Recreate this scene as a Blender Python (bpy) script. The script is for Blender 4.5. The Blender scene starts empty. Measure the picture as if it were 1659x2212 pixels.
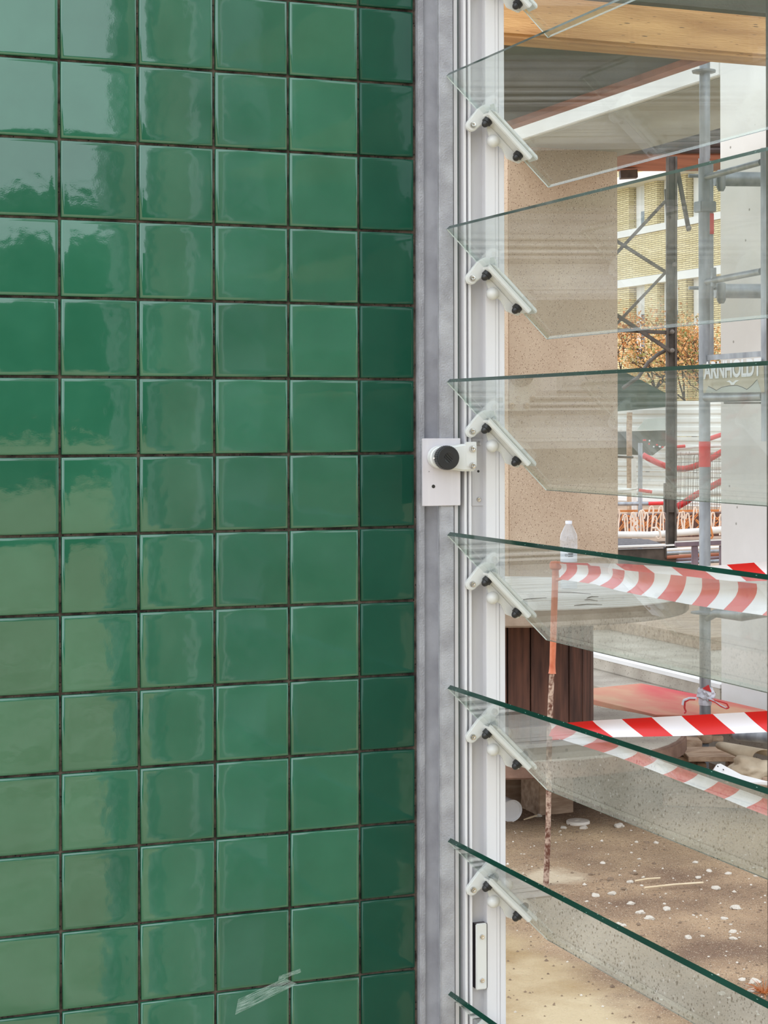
import bpy, bmesh, math, random
from mathutils import Vector, Matrix, noise
random.seed(7)
C = bpy.context.scene.collection
sc = bpy.context.scene

# ------------------------------------------------------------------ camera
TH = math.atan(1589/4000); SN, CS = math.sin(TH), math.cos(TH)
CAMZ = 1.5; FPX = 4000.0; CX = 829.5; HY = 915.0
cam_d = bpy.data.cameras.new('camera'); cam = bpy.data.objects.new('camera', cam_d); C.objects.link(cam)
cam.location = (0, 0, CAMZ)
cam.rotation_euler = (Matrix.Rotation(-TH, 4, 'Z') @ Matrix.Rotation(math.pi/2, 4, 'X') @ Matrix.Rotation(math.radians(-0.12), 4, 'Z')).to_euler()
cam_d.sensor_fit = 'VERTICAL'; cam_d.sensor_height = 36; cam_d.sensor_width = 27
cam_d.lens = 36*FPX/2212
cam_d.shift_y = -(1106-HY)/2212
cam_d.clip_start = 0.05; cam_d.clip_end = 500
sc.camera = cam

# ------------------------------------------------------------------ sky and light
w = bpy.data.worlds.new('sky'); sc.world = w; w.use_nodes = True
nt = w.node_tree; nt.nodes.clear()
out = nt.nodes.new('ShaderNodeOutputWorld'); bg = nt.nodes.new('ShaderNodeBackground')
tc = nt.nodes.new('ShaderNodeTexCoord'); nz = nt.nodes.new('ShaderNodeTexNoise'); rp = nt.nodes.new('ShaderNodeValToRGB')
nz.inputs['Scale'].default_value = 1.6; nz.inputs['Detail'].default_value = 4
rp.color_ramp.elements[0].color = (.76, .85, .98, 1); rp.color_ramp.elements[1].color = (.93, .98, 1.06, 1)
rp.color_ramp.elements[0].position = .3; rp.color_ramp.elements[1].position = .7
nt.links.new(tc.outputs['Generated'], nz.inputs['Vector']); nt.links.new(nz.outputs['Fac'], rp.inputs['Fac'])
nt.links.new(rp.outputs['Color'], bg.inputs['Color']); nt.links.new(bg.outputs['Background'], out.inputs['Surface'])
bg.inputs['Strength'].default_value = 2.2
sl = bpy.data.lights.new('sun', 'SUN'); sun = bpy.data.objects.new('sun', sl); C.objects.link(sun)
sl.energy = .6; sl.angle = math.radians(60); sl.color = (1, .99, .97)
sun.rotation_euler = (math.radians(54), 0, math.radians(-50)); sun.location = (-3, -3, 6)
sc.view_settings.view_transform = 'Standard'; sc.view_settings.look = 'None'
sc.view_settings.gamma = 1; sc.view_settings.use_curve_mapping = False
sc.view_settings.exposure = 0.0
sc.cycles.transparent_max_bounces = 32; sc.cycles.max_bounces = 12; sc.cycles.glossy_bounces = 8

# ------------------------------------------------------------------ pixel <-> place
def ray(px, py):
    a = (px-CX)/FPX
    return Vector((SN+a*CS, CS-a*SN, (HY-py)/FPX))
def wp(px, py, Z):
    return Vector((0, 0, CAMZ)) + ray(px, py)*Z
def at_y(px, py, Y):
    r = ray(px, py); return Vector((0, 0, CAMZ)) + r*(Y/r.y)
def at_x(px, py, X):
    r = ray(px, py); return Vector((0, 0, CAMZ)) + r*(X/r.x)
def at_z(px, py, z=0):
    r = ray(px, py); return Vector((0, 0, CAMZ)) + r*((z-CAMZ)/r.z)
def xat(px, Y): return at_y(px, HY, Y).x

# ------------------------------------------------------------------ materials
def srgb(r, g, b):
    f = lambda c: (c/255/12.92) if c/255 <= .04045 else ((c/255+.055)/1.055)**2.4
    return (f(r), f(g), f(b), 1)
def newmat(name):
    m = bpy.data.materials.new(name); m.use_nodes = True; n = m.node_tree
    n.nodes.clear(); o = n.nodes.new('ShaderNodeOutputMaterial'); b = n.nodes.new('ShaderNodeBsdfPrincipled')
    n.links.new(b.outputs[0], o.inputs[0]); return m, n, b, o
def pm(name, c1, c2=None, scale=20, rough=.6, bump=0, bscale=None, metal=0, detail=6, stretch=None, spec=None, specks=None, lo=.35, hi=.65, mix3=None):
    m, n, b, o = newmat(name); L = n.links.new
    c2 = c2 or c1
    tc = n.nodes.new('ShaderNodeTexCoord'); mp = n.nodes.new('ShaderNodeMapping')
    L(tc.outputs['Object'], mp.inputs['Vector'])
    if stretch: mp.inputs['Scale'].default_value = stretch
    t = n.nodes.new('ShaderNodeTexNoise'); t.inputs['Scale'].default_value = scale; t.inputs['Detail'].default_value = detail
    L(mp.outputs[0], t.inputs['Vector'])
    r = n.nodes.new('ShaderNodeValToRGB'); r.color_ramp.elements[0].position = lo; r.color_ramp.elements[1].position = hi
    r.color_ramp.elements[0].color = c1; r.color_ramp.elements[1].color = c2
    L(t.outputs['Fac'], r.inputs['Fac']); col = r.outputs['Color']
    if mix3:   # (colour, scale, lo, hi)
        t3 = n.nodes.new('ShaderNodeTexNoise'); t3.inputs['Scale'].default_value = mix3[1]; t3.inputs['Detail'].default_value = 5
        L(mp.outputs[0], t3.inputs['Vector']); r3 = n.nodes.new('ShaderNodeMapRange')
        r3.inputs['From Min'].default_value = mix3[2]; r3.inputs['From Max'].default_value = mix3[3]
        L(t3.outputs['Fac'], r3.inputs['Value']); mx = n.nodes.new('ShaderNodeMix'); mx.data_type = 'RGBA'
        L(r3.outputs[0], mx.inputs[0]); L(col, mx.inputs[6]); mx.inputs[7].default_value = mix3[0]; col = mx.outputs[2]
    if specks:  # list of (colour, scale, threshold)
        for sc_, ss, th in specks:
            v = n.nodes.new('ShaderNodeTexVoronoi'); v.inputs['Scale'].default_value = ss; L(mp.outputs[0], v.inputs['Vector'])
            mr = n.nodes.new('ShaderNodeMapRange'); mr.inputs['From Min'].default_value = th; mr.inputs['From Max'].default_value = th*.6
            L(v.outputs['Distance'], mr.inputs['Value'])
            mx = n.nodes.new('ShaderNodeMix'); mx.data_type = 'RGBA'; L(mr.outputs[0], mx.inputs[0]); L(col, mx.inputs[6]); mx.inputs[7].default_value = sc_
            col = mx.outputs[2]
    L(col, b.inputs['Base Color']); b.inputs['Roughness'].default_value = rough; b.inputs['Metallic'].default_value = metal
    if spec is not None: b.inputs['Specular IOR Level'].default_value = spec
    if bump:
        t2 = n.nodes.new('ShaderNodeTexNoise'); t2.inputs['Scale'].default_value = bscale or scale; t2.inputs['Detail'].default_value = 5
        L(mp.outputs[0], t2.inputs['Vector'])
        bp = n.nodes.new('ShaderNodeBump'); bp.inputs['Strength'].default_value = bump; bp.inputs['Distance'].default_value = .01
        L(t2.outputs['Fac'], bp.inputs['Height']); L(bp.outputs[0], b.inputs['Normal'])
    return m
def glassmat(name, tint, dust_haze, dcol=(.8, .85, .82, 1), ior=1.5):
    m, n, b, o = newmat(name); L = n.links.new; n.nodes.remove(b)
    tr = n.nodes.new('ShaderNodeBsdfTransparent'); tr.inputs[0].default_value = tint
    gl = n.nodes.new('ShaderNodeBsdfGlossy'); gl.inputs['Roughness'].default_value = .01
    df = n.nodes.new('ShaderNodeBsdfDiffuse'); df.inputs[0].default_value = dcol
    ge = n.nodes.new('ShaderNodeNewGeometry')
    mi = n.nodes.new('ShaderNodeMath'); mi.operation = 'MULTIPLY_ADD'; mi.inputs[1].default_value = 1/ior-ior; mi.inputs[2].default_value = ior
    L(ge.outputs['Backfacing'], mi.inputs[0])
    fr = n.nodes.new('ShaderNodeFresnel'); L(mi.outputs[0], fr.inputs['IOR'])
    m1 = n.nodes.new('ShaderNodeMixShader')
    tn = n.nodes.new('ShaderNodeTexNoise'); tn.inputs['Scale'].default_value = 9; tn.inputs['Detail'].default_value = 8
    tcn = n.nodes.new('ShaderNodeTexCoord'); L(tcn.outputs['Object'], tn.inputs['Vector'])
    mr = n.nodes.new('ShaderNodeMapRange'); mr.inputs['To Min'].default_value = dust_haze*.6; mr.inputs['To Max'].default_value = dust_haze*1.4; L(tn.outputs['Fac'], mr.inputs['Value'])  # light dust film that also paints in whitish reflection haze
    L(mr.outputs[0], m1.inputs[0]); L(tr.outputs[0], m1.inputs[1]); L(df.outputs[0], m1.inputs[2])
    m2 = n.nodes.new('ShaderNodeMixShader'); L(fr.outputs[0], m2.inputs[0]); L(m1.outputs[0], m2.inputs[1]); L(gl.outputs[0], m2.inputs[2])
    L(m2.outputs[0], o.inputs[0]); return m

M = {}
def tile_material():
    m, n, b, o = newmat('green_glaze'); L = n.links.new
    tc = n.nodes.new('ShaderNodeTexCoord'); oi = n.nodes.new('ShaderNodeObjectInfo')
    t = n.nodes.new('ShaderNodeTexNoise'); t.inputs['Scale'].default_value = 14; t.inputs['Detail'].default_value = 3
    va = n.nodes.new('ShaderNodeVectorMath'); va.operation = 'ADD'
    L(tc.outputs['Object'], va.inputs[0]); L(oi.outputs['Location'], va.inputs[1]); L(va.outputs[0], t.inputs['Vector'])
    r = n.nodes.new('ShaderNodeValToRGB'); r.color_ramp.elements[0].position = .3; r.color_ramp.elements[1].position = .7
    r.color_ramp.elements[0].color = (.017, .106, .058, 1); r.color_ramp.elements[1].color = (.025, .128, .073, 1)
    L(t.outputs['Fac'], r.inputs['Fac'])
    hsv = n.nodes.new('ShaderNodeHueSaturation'); mr = n.nodes.new('ShaderNodeMapRange'); mr.inputs['To Min'].default_value = .9; mr.inputs['To Max'].default_value = 1.12
    L(oi.outputs['Random'], mr.inputs['Value']); L(mr.outputs[0], hsv.inputs['Value']); L(r.outputs['Color'], hsv.inputs['Color'])
    L(hsv.outputs[0], b.inputs['Base Color']); b.inputs['Roughness'].default_value = .045; b.inputs['IOR'].default_value = 1.76
    t2 = n.nodes.new('ShaderNodeTexNoise'); t2.inputs['Scale'].default_value = 28; t2.inputs['Detail'].default_value = 2; L(va.outputs[0], t2.inputs['Vector'])
    t3 = n.nodes.new('ShaderNodeTexNoise'); t3.inputs['Scale'].default_value = 500; t3.inputs['Detail'].default_value = 1; L(va.outputs[0], t3.inputs['Vector'])
    ad = n.nodes.new('ShaderNodeMath'); ad.operation = 'MULTIPLY_ADD'; ad.inputs[1].default_value = .035; L(t3.outputs['Fac'], ad.inputs[0]); L(t2.outputs['Fac'], ad.inputs[2])
    bp = n.nodes.new('ShaderNodeBump'); bp.inputs['Strength'].default_value = .22; bp.inputs['Distance'].default_value = .0012
    L(ad.outputs[0], bp.inputs['Height']); L(bp.outputs[0], b.inputs['Normal'])
    return m
M['tile'] = tile_material()
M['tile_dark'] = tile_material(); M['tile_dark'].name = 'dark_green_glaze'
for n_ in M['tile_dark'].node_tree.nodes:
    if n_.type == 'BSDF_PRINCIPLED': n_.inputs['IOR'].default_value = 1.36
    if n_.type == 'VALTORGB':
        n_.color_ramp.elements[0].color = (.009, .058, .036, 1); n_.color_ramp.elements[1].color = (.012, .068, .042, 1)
M['grout'] = pm('grout', srgb(46, 38, 33), srgb(104, 92, 80), 60, .9, .3, 300, specks=[(srgb(25, 20, 18), 160, .22)])
M['galv'] = pm('galvanised_steel', srgb(150, 150, 155), srgb(176, 177, 182), 30, .62, .25, 420, metal=.25)
M['galv_dark'] = pm('galvanised_web', srgb(164, 164, 170), srgb(186, 187, 192), 22, .6, .12, 300, metal=.3)
M['alu'] = pm('anodised_aluminium', srgb(196, 194, 197), srgb(208, 206, 208), 6, .5, .02, 200, metal=.2, stretch=(1, 1, .05))
M['white'] = pm('white_powder_coat', srgb(216, 215, 218), srgb(226, 225, 227), 4, .42, stretch=(1, 1, .1))
M['white_cast'] = pm('white_cast_bracket', srgb(214, 215, 213), srgb(222, 223, 221), 8, .32)
M['gasket'] = pm('grey_green_gasket', srgb(104, 116, 112), srgb(122, 132, 128), 5, .4)
M['slot'] = pm('dark_slot', srgb(70, 62, 66), srgb(92, 84, 88), 5, .5)
M['plate'] = pm('brushed_plate', srgb(206, 202, 208), srgb(216, 212, 216), 3, .45, .02, 300, metal=.15, stretch=(20, 1, 1))
M['black'] = pm('black_plastic', (.016, .016, .017, 1), (.022, .022, .023, 1), 50, .38)
M['steel'] = pm('polished_screw', srgb(226, 222, 218), srgb(200, 196, 192), 90, .22, metal=1)
M['socket'] = pm('screw_socket', (.02, .018, .016, 1), None, 5, .5)
M['glass'] = glassmat('louver_glass', (.95, .975, .96, 1), .045)
M['glass_edge'] = pm('glass_edge_green', (.002, .026, .015, 1), (.005, .045, .028, 1), 25, .12, stretch=(1, .2, 1), specks=[(srgb(150, 185, 170), 300, .1)])
M['glass_end'] = pm('glass_end_glint', srgb(205, 214, 210), srgb(225, 232, 228), 12, .2)
def terrazzo(): return pm('beige_speckled_stone', srgb(178, 154, 130), srgb(194, 172, 148), 3, .75, .1, 60, specks=[(srgb(112, 82, 60), 60, .2), (srgb(216, 198, 176), 70, .2), (srgb(84, 60, 46), 90, .2)])
M['stone'] = terrazzo()
M['white_conc'] = pm('white_concrete', srgb(208, 205, 200), srgb(228, 226, 222), 1.6, .85, .08, 20, specks=[(srgb(150, 146, 138), 9, .07)])
M['conc'] = pm('grey_concrete', srgb(150, 140, 126), srgb(186, 177, 162), 4, .9, .3, 60, specks=[(srgb(110, 100, 88), 60, .2)])
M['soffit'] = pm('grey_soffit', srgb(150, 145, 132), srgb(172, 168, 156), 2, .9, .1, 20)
M['ceiling'] = pm('dark_boarding', srgb(64, 60, 52), srgb(84, 80, 70), 3, .9, .2, 80)
def sand():
    return pm('sandy_ground', srgb(118, 92, 70), srgb(168, 140, 108), 2.6, .95, 1.0, 75, detail=12, lo=.38, hi=.66,
              specks=[(srgb(96, 76, 58), 36, .15), (srgb(198, 178, 150), 60, .15), (srgb(84, 66, 52), 95, .24), (srgb(206, 190, 164), 150, .22), (srgb(70, 54, 42), 190, .22)],
              mix3=(srgb(178, 152, 116), .8, .5, .7))
M['sand'] = sand()
def ground_patches(m):
    n = m.node_tree; L = n.links.new; b = [x for x in n.nodes if x.type == 'BSDF_PRINCIPLED'][0]
    src = b.inputs['Base Color'].links[0].from_socket
    tc = n.nodes.new('ShaderNodeTexCoord'); nz = n.nodes.new('ShaderNodeTexNoise'); nz.inputs['Scale'].default_value = 5; nz.inputs['Detail'].default_value = 9
    L(tc.outputs['Object'], nz.inputs['Vector'])
    A, B = at_z(1100, 2015, 0), at_z(1430, 2212, 0); d = (B-A).normalized(); nr = Vector((-d.y, d.x, 0)); nr = -nr if (at_z(1100, 2200, 0)-A).dot(nr) < 0 else nr
    dt = n.nodes.new('ShaderNodeVectorMath'); dt.operation = 'DOT_PRODUCT'; L(tc.outputs['Object'], dt.inputs[0]); dt.inputs[1].default_value = nr
    def ramp(val, off, lo, hi):
        ad = n.nodes.new('ShaderNodeMath'); ad.operation = 'MULTIPLY_ADD'; ad.inputs[1].default_value = off; L(nz.outputs['Fac'], ad.inputs[0]); L(val, ad.inputs[2])
        mr = n.nodes.new('ShaderNodeMapRange'); mr.inputs['From Min'].default_value = lo; mr.inputs['From Max'].default_value = hi; L(ad.outputs[0], mr.inputs['Value']); return mr.outputs[0]
    k0 = A.dot(nr)
    for fac, col in ((ramp(dt.outputs['Value'], .35, k0+.10, k0+.26), srgb(196, 170, 122)),):
        mx = n.nodes.new('ShaderNodeMix'); mx.data_type = 'RGBA'; L(fac, mx.inputs[0]); L(src, mx.inputs[6])
        pn = n.nodes.new('ShaderNodeTexNoise'); pn.inputs['Scale'].default_value = 3; pn.inputs['Detail'].default_value = 10; L(tc.outputs['Object'], pn.inputs['Vector'])
        rr_ = n.nodes.new('ShaderNodeValToRGB'); rr_.color_ramp.elements[0].position = .38; rr_.color_ramp.elements[1].position = .62
        rr_.color_ramp.elements[0].color = srgb(150, 122, 80); rr_.color_ramp.elements[1].color = srgb(190, 170, 134); L(pn.outputs['Fac'], rr_.inputs['Fac'])
        L(rr_.outputs['Color'], mx.inputs[7]); src = mx.outputs[2]
    pc = at_z(1172, 1897, 0); ds = n.nodes.new('ShaderNodeVectorMath'); ds.operation = 'DISTANCE'; L(tc.outputs['Object'], ds.inputs[0]); ds.inputs[1].default_value = pc
    fac = ramp(ds.outputs['Value'], .42, .36, .27); mx = n.nodes.new('ShaderNodeMix'); mx.data_type = 'RGBA'; L(fac, mx.inputs[0]); L(src, mx.inputs[6]); mx.inputs[7].default_value = srgb(190, 172, 144)
    L(mx.outputs[2], b.inputs['Base Color'])
ground_patches(M['sand'])
M['path'] = pm('pale_sand_slab', srgb(178, 148, 98), srgb(216, 196, 158), 1.4, .95, .5, 60, detail=10, specks=[(srgb(120, 96, 66), 60, .17), (srgb(236, 222, 194), 40, .14)])
M['aggregate'] = pm('concrete_aggregate', srgb(156, 146, 126), srgb(200, 190, 170), 3, .95, .6, 90, detail=10, specks=[(srgb(92, 78, 58), 70, .26), (srgb(214, 206, 190), 55, .18), (srgb(76, 64, 48), 130, .26)])
M['timber'] = pm('golden_timber', srgb(166, 118, 68), srgb(200, 154, 98), 5, .7, .3, 60, stretch=(.5, 4, 4), specks=[(srgb(86, 56, 32), 14, .10), (srgb(120, 84, 50), 30, .14)])
M['plank'] = pm('dark_brown_plank', srgb(66, 40, 30), srgb(108, 70, 54), 7, .75, .25, 40, stretch=(6, 6, .6))
M['reel_top'] = pm('weathered_pale_plywood', srgb(196, 188, 176), srgb(226, 222, 214), 5, .8, .3, 30, stretch=(.6, 6, 1), specks=[(srgb(110, 100, 88), 11, .09)])
M['reel_rim'] = pm('weathered_rim', srgb(126, 106, 88), srgb(160, 142, 124), 8, .85, .3, 40)
M['reel_low'] = pm('brown_flange', srgb(104, 78, 64), srgb(142, 112, 94), 8, .85, .3, 40)
M['old_wood'] = pm('dusty_wood', srgb(150, 122, 98), srgb(186, 160, 134), 9, .85, .3, 50, stretch=(1, 5, 5))
M['red_wood'] = pm('reddish_soffit_board', srgb(142, 84, 62), srgb(168, 106, 80), 3, .75, .1, 20, stretch=(.4, 3, 1))
M['red_ply'] = pm('red_stained_plywood', srgb(204, 160, 126), srgb(206, 100, 88), 2.2, .8, .1, 30, stretch=(1.5, .7, 1), mix3=(srgb(206, 70, 74), 1.6, .5, .66))
M['pipe'] = pm('galvanised_tube', srgb(128, 132, 136), srgb(172, 176, 180), 14, .45, .1, 90, metal=.45, stretch=(1, 1, .4))
M['dark_steel'] = pm('dark_painted_steel', srgb(62, 54, 46), srgb(90, 80, 70), 12, .6, .1, 60)
M['brace'] = pm('grey_brown_brace', srgb(84, 76, 68), srgb(116, 108, 100), 10, .55, metal=.2)
M['purple_steel'] = pm('mauve_primed_steel', srgb(104, 88, 96), srgb(130, 112, 118), 8, .6)
M['red'] = pm('red_plastic', srgb(196, 36, 38), srgb(214, 52, 50), 6, .5)
M['redsticker'] = pm('red_sticker', srgb(206, 44, 48), srgb(220, 60, 60), 30, .4)
M['whitepipe'] = pm('pale_pipe', srgb(208, 204, 196), srgb(226, 222, 214), 6, .5)
M['white_panel'] = pm('white_corrugated_hoarding', srgb(224, 220, 212), srgb(236, 234, 228), 2, .5)
M['tarp'] = pm('dark_green_tarpaulin', srgb(40, 56, 44), srgb(60, 74, 60), 3, .8, .2, 20)
M['mesh_sheet'] = pm('dark_grey_sheet', srgb(72, 72, 62), srgb(96, 94, 82), 6, .85)
M['grey_sheet'] = pm('grey_sheet', srgb(166, 172, 164), srgb(186, 190, 182), 3, .7)
M['orange'] = pm('orange_plastic_sleeve', srgb(186, 92, 58), srgb(206, 120, 84), 30, .45)
M['rust'] = pm('rusty_rebar', srgb(104, 62, 44), srgb(196, 170, 150), 60, .8, .4, 200, lo=.42, hi=.6)
M['rebar_pale'] = pm('pale_rebar', srgb(214, 190, 168), srgb(232, 214, 196), 12, .7)
M['rebar_rust'] = pm('orange_rebar', srgb(186, 108, 52), srgb(206, 136, 76), 12, .7)
M['mesh_wire'] = pm('wire_mesh', srgb(96, 84, 76), srgb(130, 112, 98), 12, .6)
M['pet'] = glassmat('clear_plastic', (.9, .92, .94, 1), .16, (.9, .92, .95, 1))
M['label'] = pm('white_label', srgb(226, 228, 236), None, 5, .5)
M['ink'] = pm('dark_ink', srgb(50, 48, 60), None, 5, .5)
M['paper'] = pm('white_paper_cup', srgb(228, 226, 222), srgb(236, 234, 230), 9, .6)
M['cloth'] = pm('dusty_sack', srgb(166, 146, 120), srgb(206, 190, 164), 6, .9, .5, 20)
M['rock'] = pm('pale_stone', srgb(188, 176, 158), srgb(222, 214, 200), 9, .9, .3, 40)
M['rock_dark'] = pm('brown_clod', srgb(112, 92, 74), srgb(146, 124, 100), 9, .9, .3, 40)
M['straw'] = pm('straw_stick', srgb(206, 184, 148), srgb(224, 206, 174), 9, .8)
M['weed'] = pm('dry_orange_weed', srgb(176, 96, 44), srgb(206, 134, 70), 9, .8)
M['cream'] = pm('cream_render', srgb(214, 208, 198), srgb(226, 222, 214), 1, .8)
M['winframe'] = pm('white_window_frame', srgb(226, 224, 220), None, 1, .6)
M['winglass'] = pm('dark_window_glass', srgb(88, 98, 104), srgb(112, 120, 124), .4, .1)
M['shutter'] = pm('pale_roller_shutter', srgb(206, 204, 198), srgb(216, 214, 208), 1, .6)
M['bark'] = pm('dark_bark', srgb(48, 38, 32), srgb(72, 58, 48), 5, .9)
M['leaf_orange'] = pm('orange_leaves', srgb(186, 130, 76), srgb(216, 172, 110), 1.5, .7)
M['leaf_green'] = pm('olive_leaves', srgb(112, 116, 60), srgb(160, 150, 88), 1.5, .7)
M['dark_leaves'] = pm('dark_tree_leaves', srgb(38, 52, 32), srgb(70, 86, 52), 1.5, .9)
M['banner'] = pm('beige_banner_board', srgb(176, 170, 150), srgb(196, 188, 168), 5, .7, mix3=(srgb(150, 130, 100), 12, .6, .75))
M['letter'] = pm('white_lettering', srgb(226, 230, 232), None, 5, .6)
M['bitumen'] = pm('dark_grit_sheet', srgb(66, 60, 60), srgb(96, 90, 88), 40, .9)
M['corr'] = pm('dark_corrugated', srgb(48, 34, 30), srgb(66, 50, 44), 6, .7)
M['yellow'] = pm('lime_yellow_plastic', srgb(190, 190, 50), srgb(206, 206, 80), 6, .5)

def brickmat():
    m, n, b, o = newmat('yellow_brick'); L = n.links.new
    tc = n.nodes.new('ShaderNodeTexCoord'); sp = n.nodes.new('ShaderNodeSeparateXYZ'); cb = n.nodes.new('ShaderNodeCombineXYZ')
    L(tc.outputs['Object'], sp.inputs[0])
    ad = n.nodes.new('ShaderNodeMath'); ad.operation = 'ADD'; L(sp.outputs[0], ad.inputs[0]); L(sp.outputs[1], ad.inputs[1])
    L(ad.outputs[0], cb.inputs[0]); L(sp.outputs[2], cb.inputs[1])
    br = n.nodes.new('ShaderNodeTexBrick'); br.inputs['Scale'].default_value = 1
    br.inputs['Brick Width'].default_value = .5; br.inputs['Row Height'].default_value = .078; br.inputs['Mortar Size'].default_value = .014
    br.inputs['Color1'].default_value = srgb(214, 196, 146); br.inputs['Color2'].default_value = srgb(232, 216, 170); br.inputs['Mortar'].default_value = srgb(140, 122, 92)
    L(cb.outputs[0], br.inputs['Vector']); L(br.outputs['Color'], b.inputs['Base Color']); b.inputs['Roughness'].default_value = .85
    return m
M['brick'] = brickmat()
def tapemat(slant):
    m, n, b, o = newmat('red_white_tape_%d' % (slant > 0)); L = n.links.new
    uv = n.nodes.new('ShaderNodeUVMap'); uv.uv_map = 'UVMap'; sp = n.nodes.new('ShaderNodeSeparateXYZ'); L(uv.outputs[0], sp.inputs[0])
    a = n.nodes.new('ShaderNodeMath'); a.operation = 'MULTIPLY_ADD'; a.inputs[1].default_value = slant; L(sp.outputs[1], a.inputs[0]); L(sp.outputs[0], a.inputs[2])
    f = n.nodes.new('ShaderNodeMath'); f.operation = 'FRACT'; d = n.nodes.new('ShaderNodeMath'); d.operation = 'DIVIDE'; d.inputs[1].default_value = .2
    L(a.outputs[0], d.inputs[0]); L(d.outputs[0], f.inputs[0])
    g = n.nodes.new('ShaderNodeMath'); g.operation = 'GREATER_THAN'; g.inputs[1].default_value = .5; L(f.outputs[0], g.inputs[0])
    mx = n.nodes.new('ShaderNodeMix'); mx.data_type = 'RGBA'; L(g.outputs[0], mx.inputs[0])
    mx.inputs[6].default_value = srgb(236, 234, 236); mx.inputs[7].default_value = srgb(214, 26, 24)
    L(mx.outputs[2], b.inputs['Base Color']); b.inputs['Roughness'].default_value = .35
    return m
M['tape'] = tapemat(1.0); M['tape2'] = tapemat(-1.0)
def smearmat():
    m, n, b, o = newmat('white_paint_smear'); L = n.links.new
    b.inputs['Base Color'].default_value = srgb(190, 215, 205); b.inputs['Roughness'].default_value = .6
    uv = n.nodes.new('ShaderNodeUVMap'); uv.uv_map = 'UVMap'; mp = n.nodes.new('ShaderNodeMapping'); mp.inputs['Scale'].default_value = (3, 26, 1); L(uv.outputs[0], mp.inputs[0])
    t = n.nodes.new('ShaderNodeTexNoise'); t.inputs['Scale'].default_value = 1.3; t.inputs['Detail'].default_value = 6; L(mp.outputs[0], t.inputs['Vector'])
    mr = n.nodes.new('ShaderNodeMapRange'); mr.inputs['From Min'].default_value = .4; mr.inputs['From Max'].default_value = .75; mr.inputs['To Max'].default_value = .8; L(t.outputs['Fac'], mr.inputs['Value'])
    L(mr.outputs[0], b.inputs['Alpha']); return m
M['smear'] = smearmat()

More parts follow.
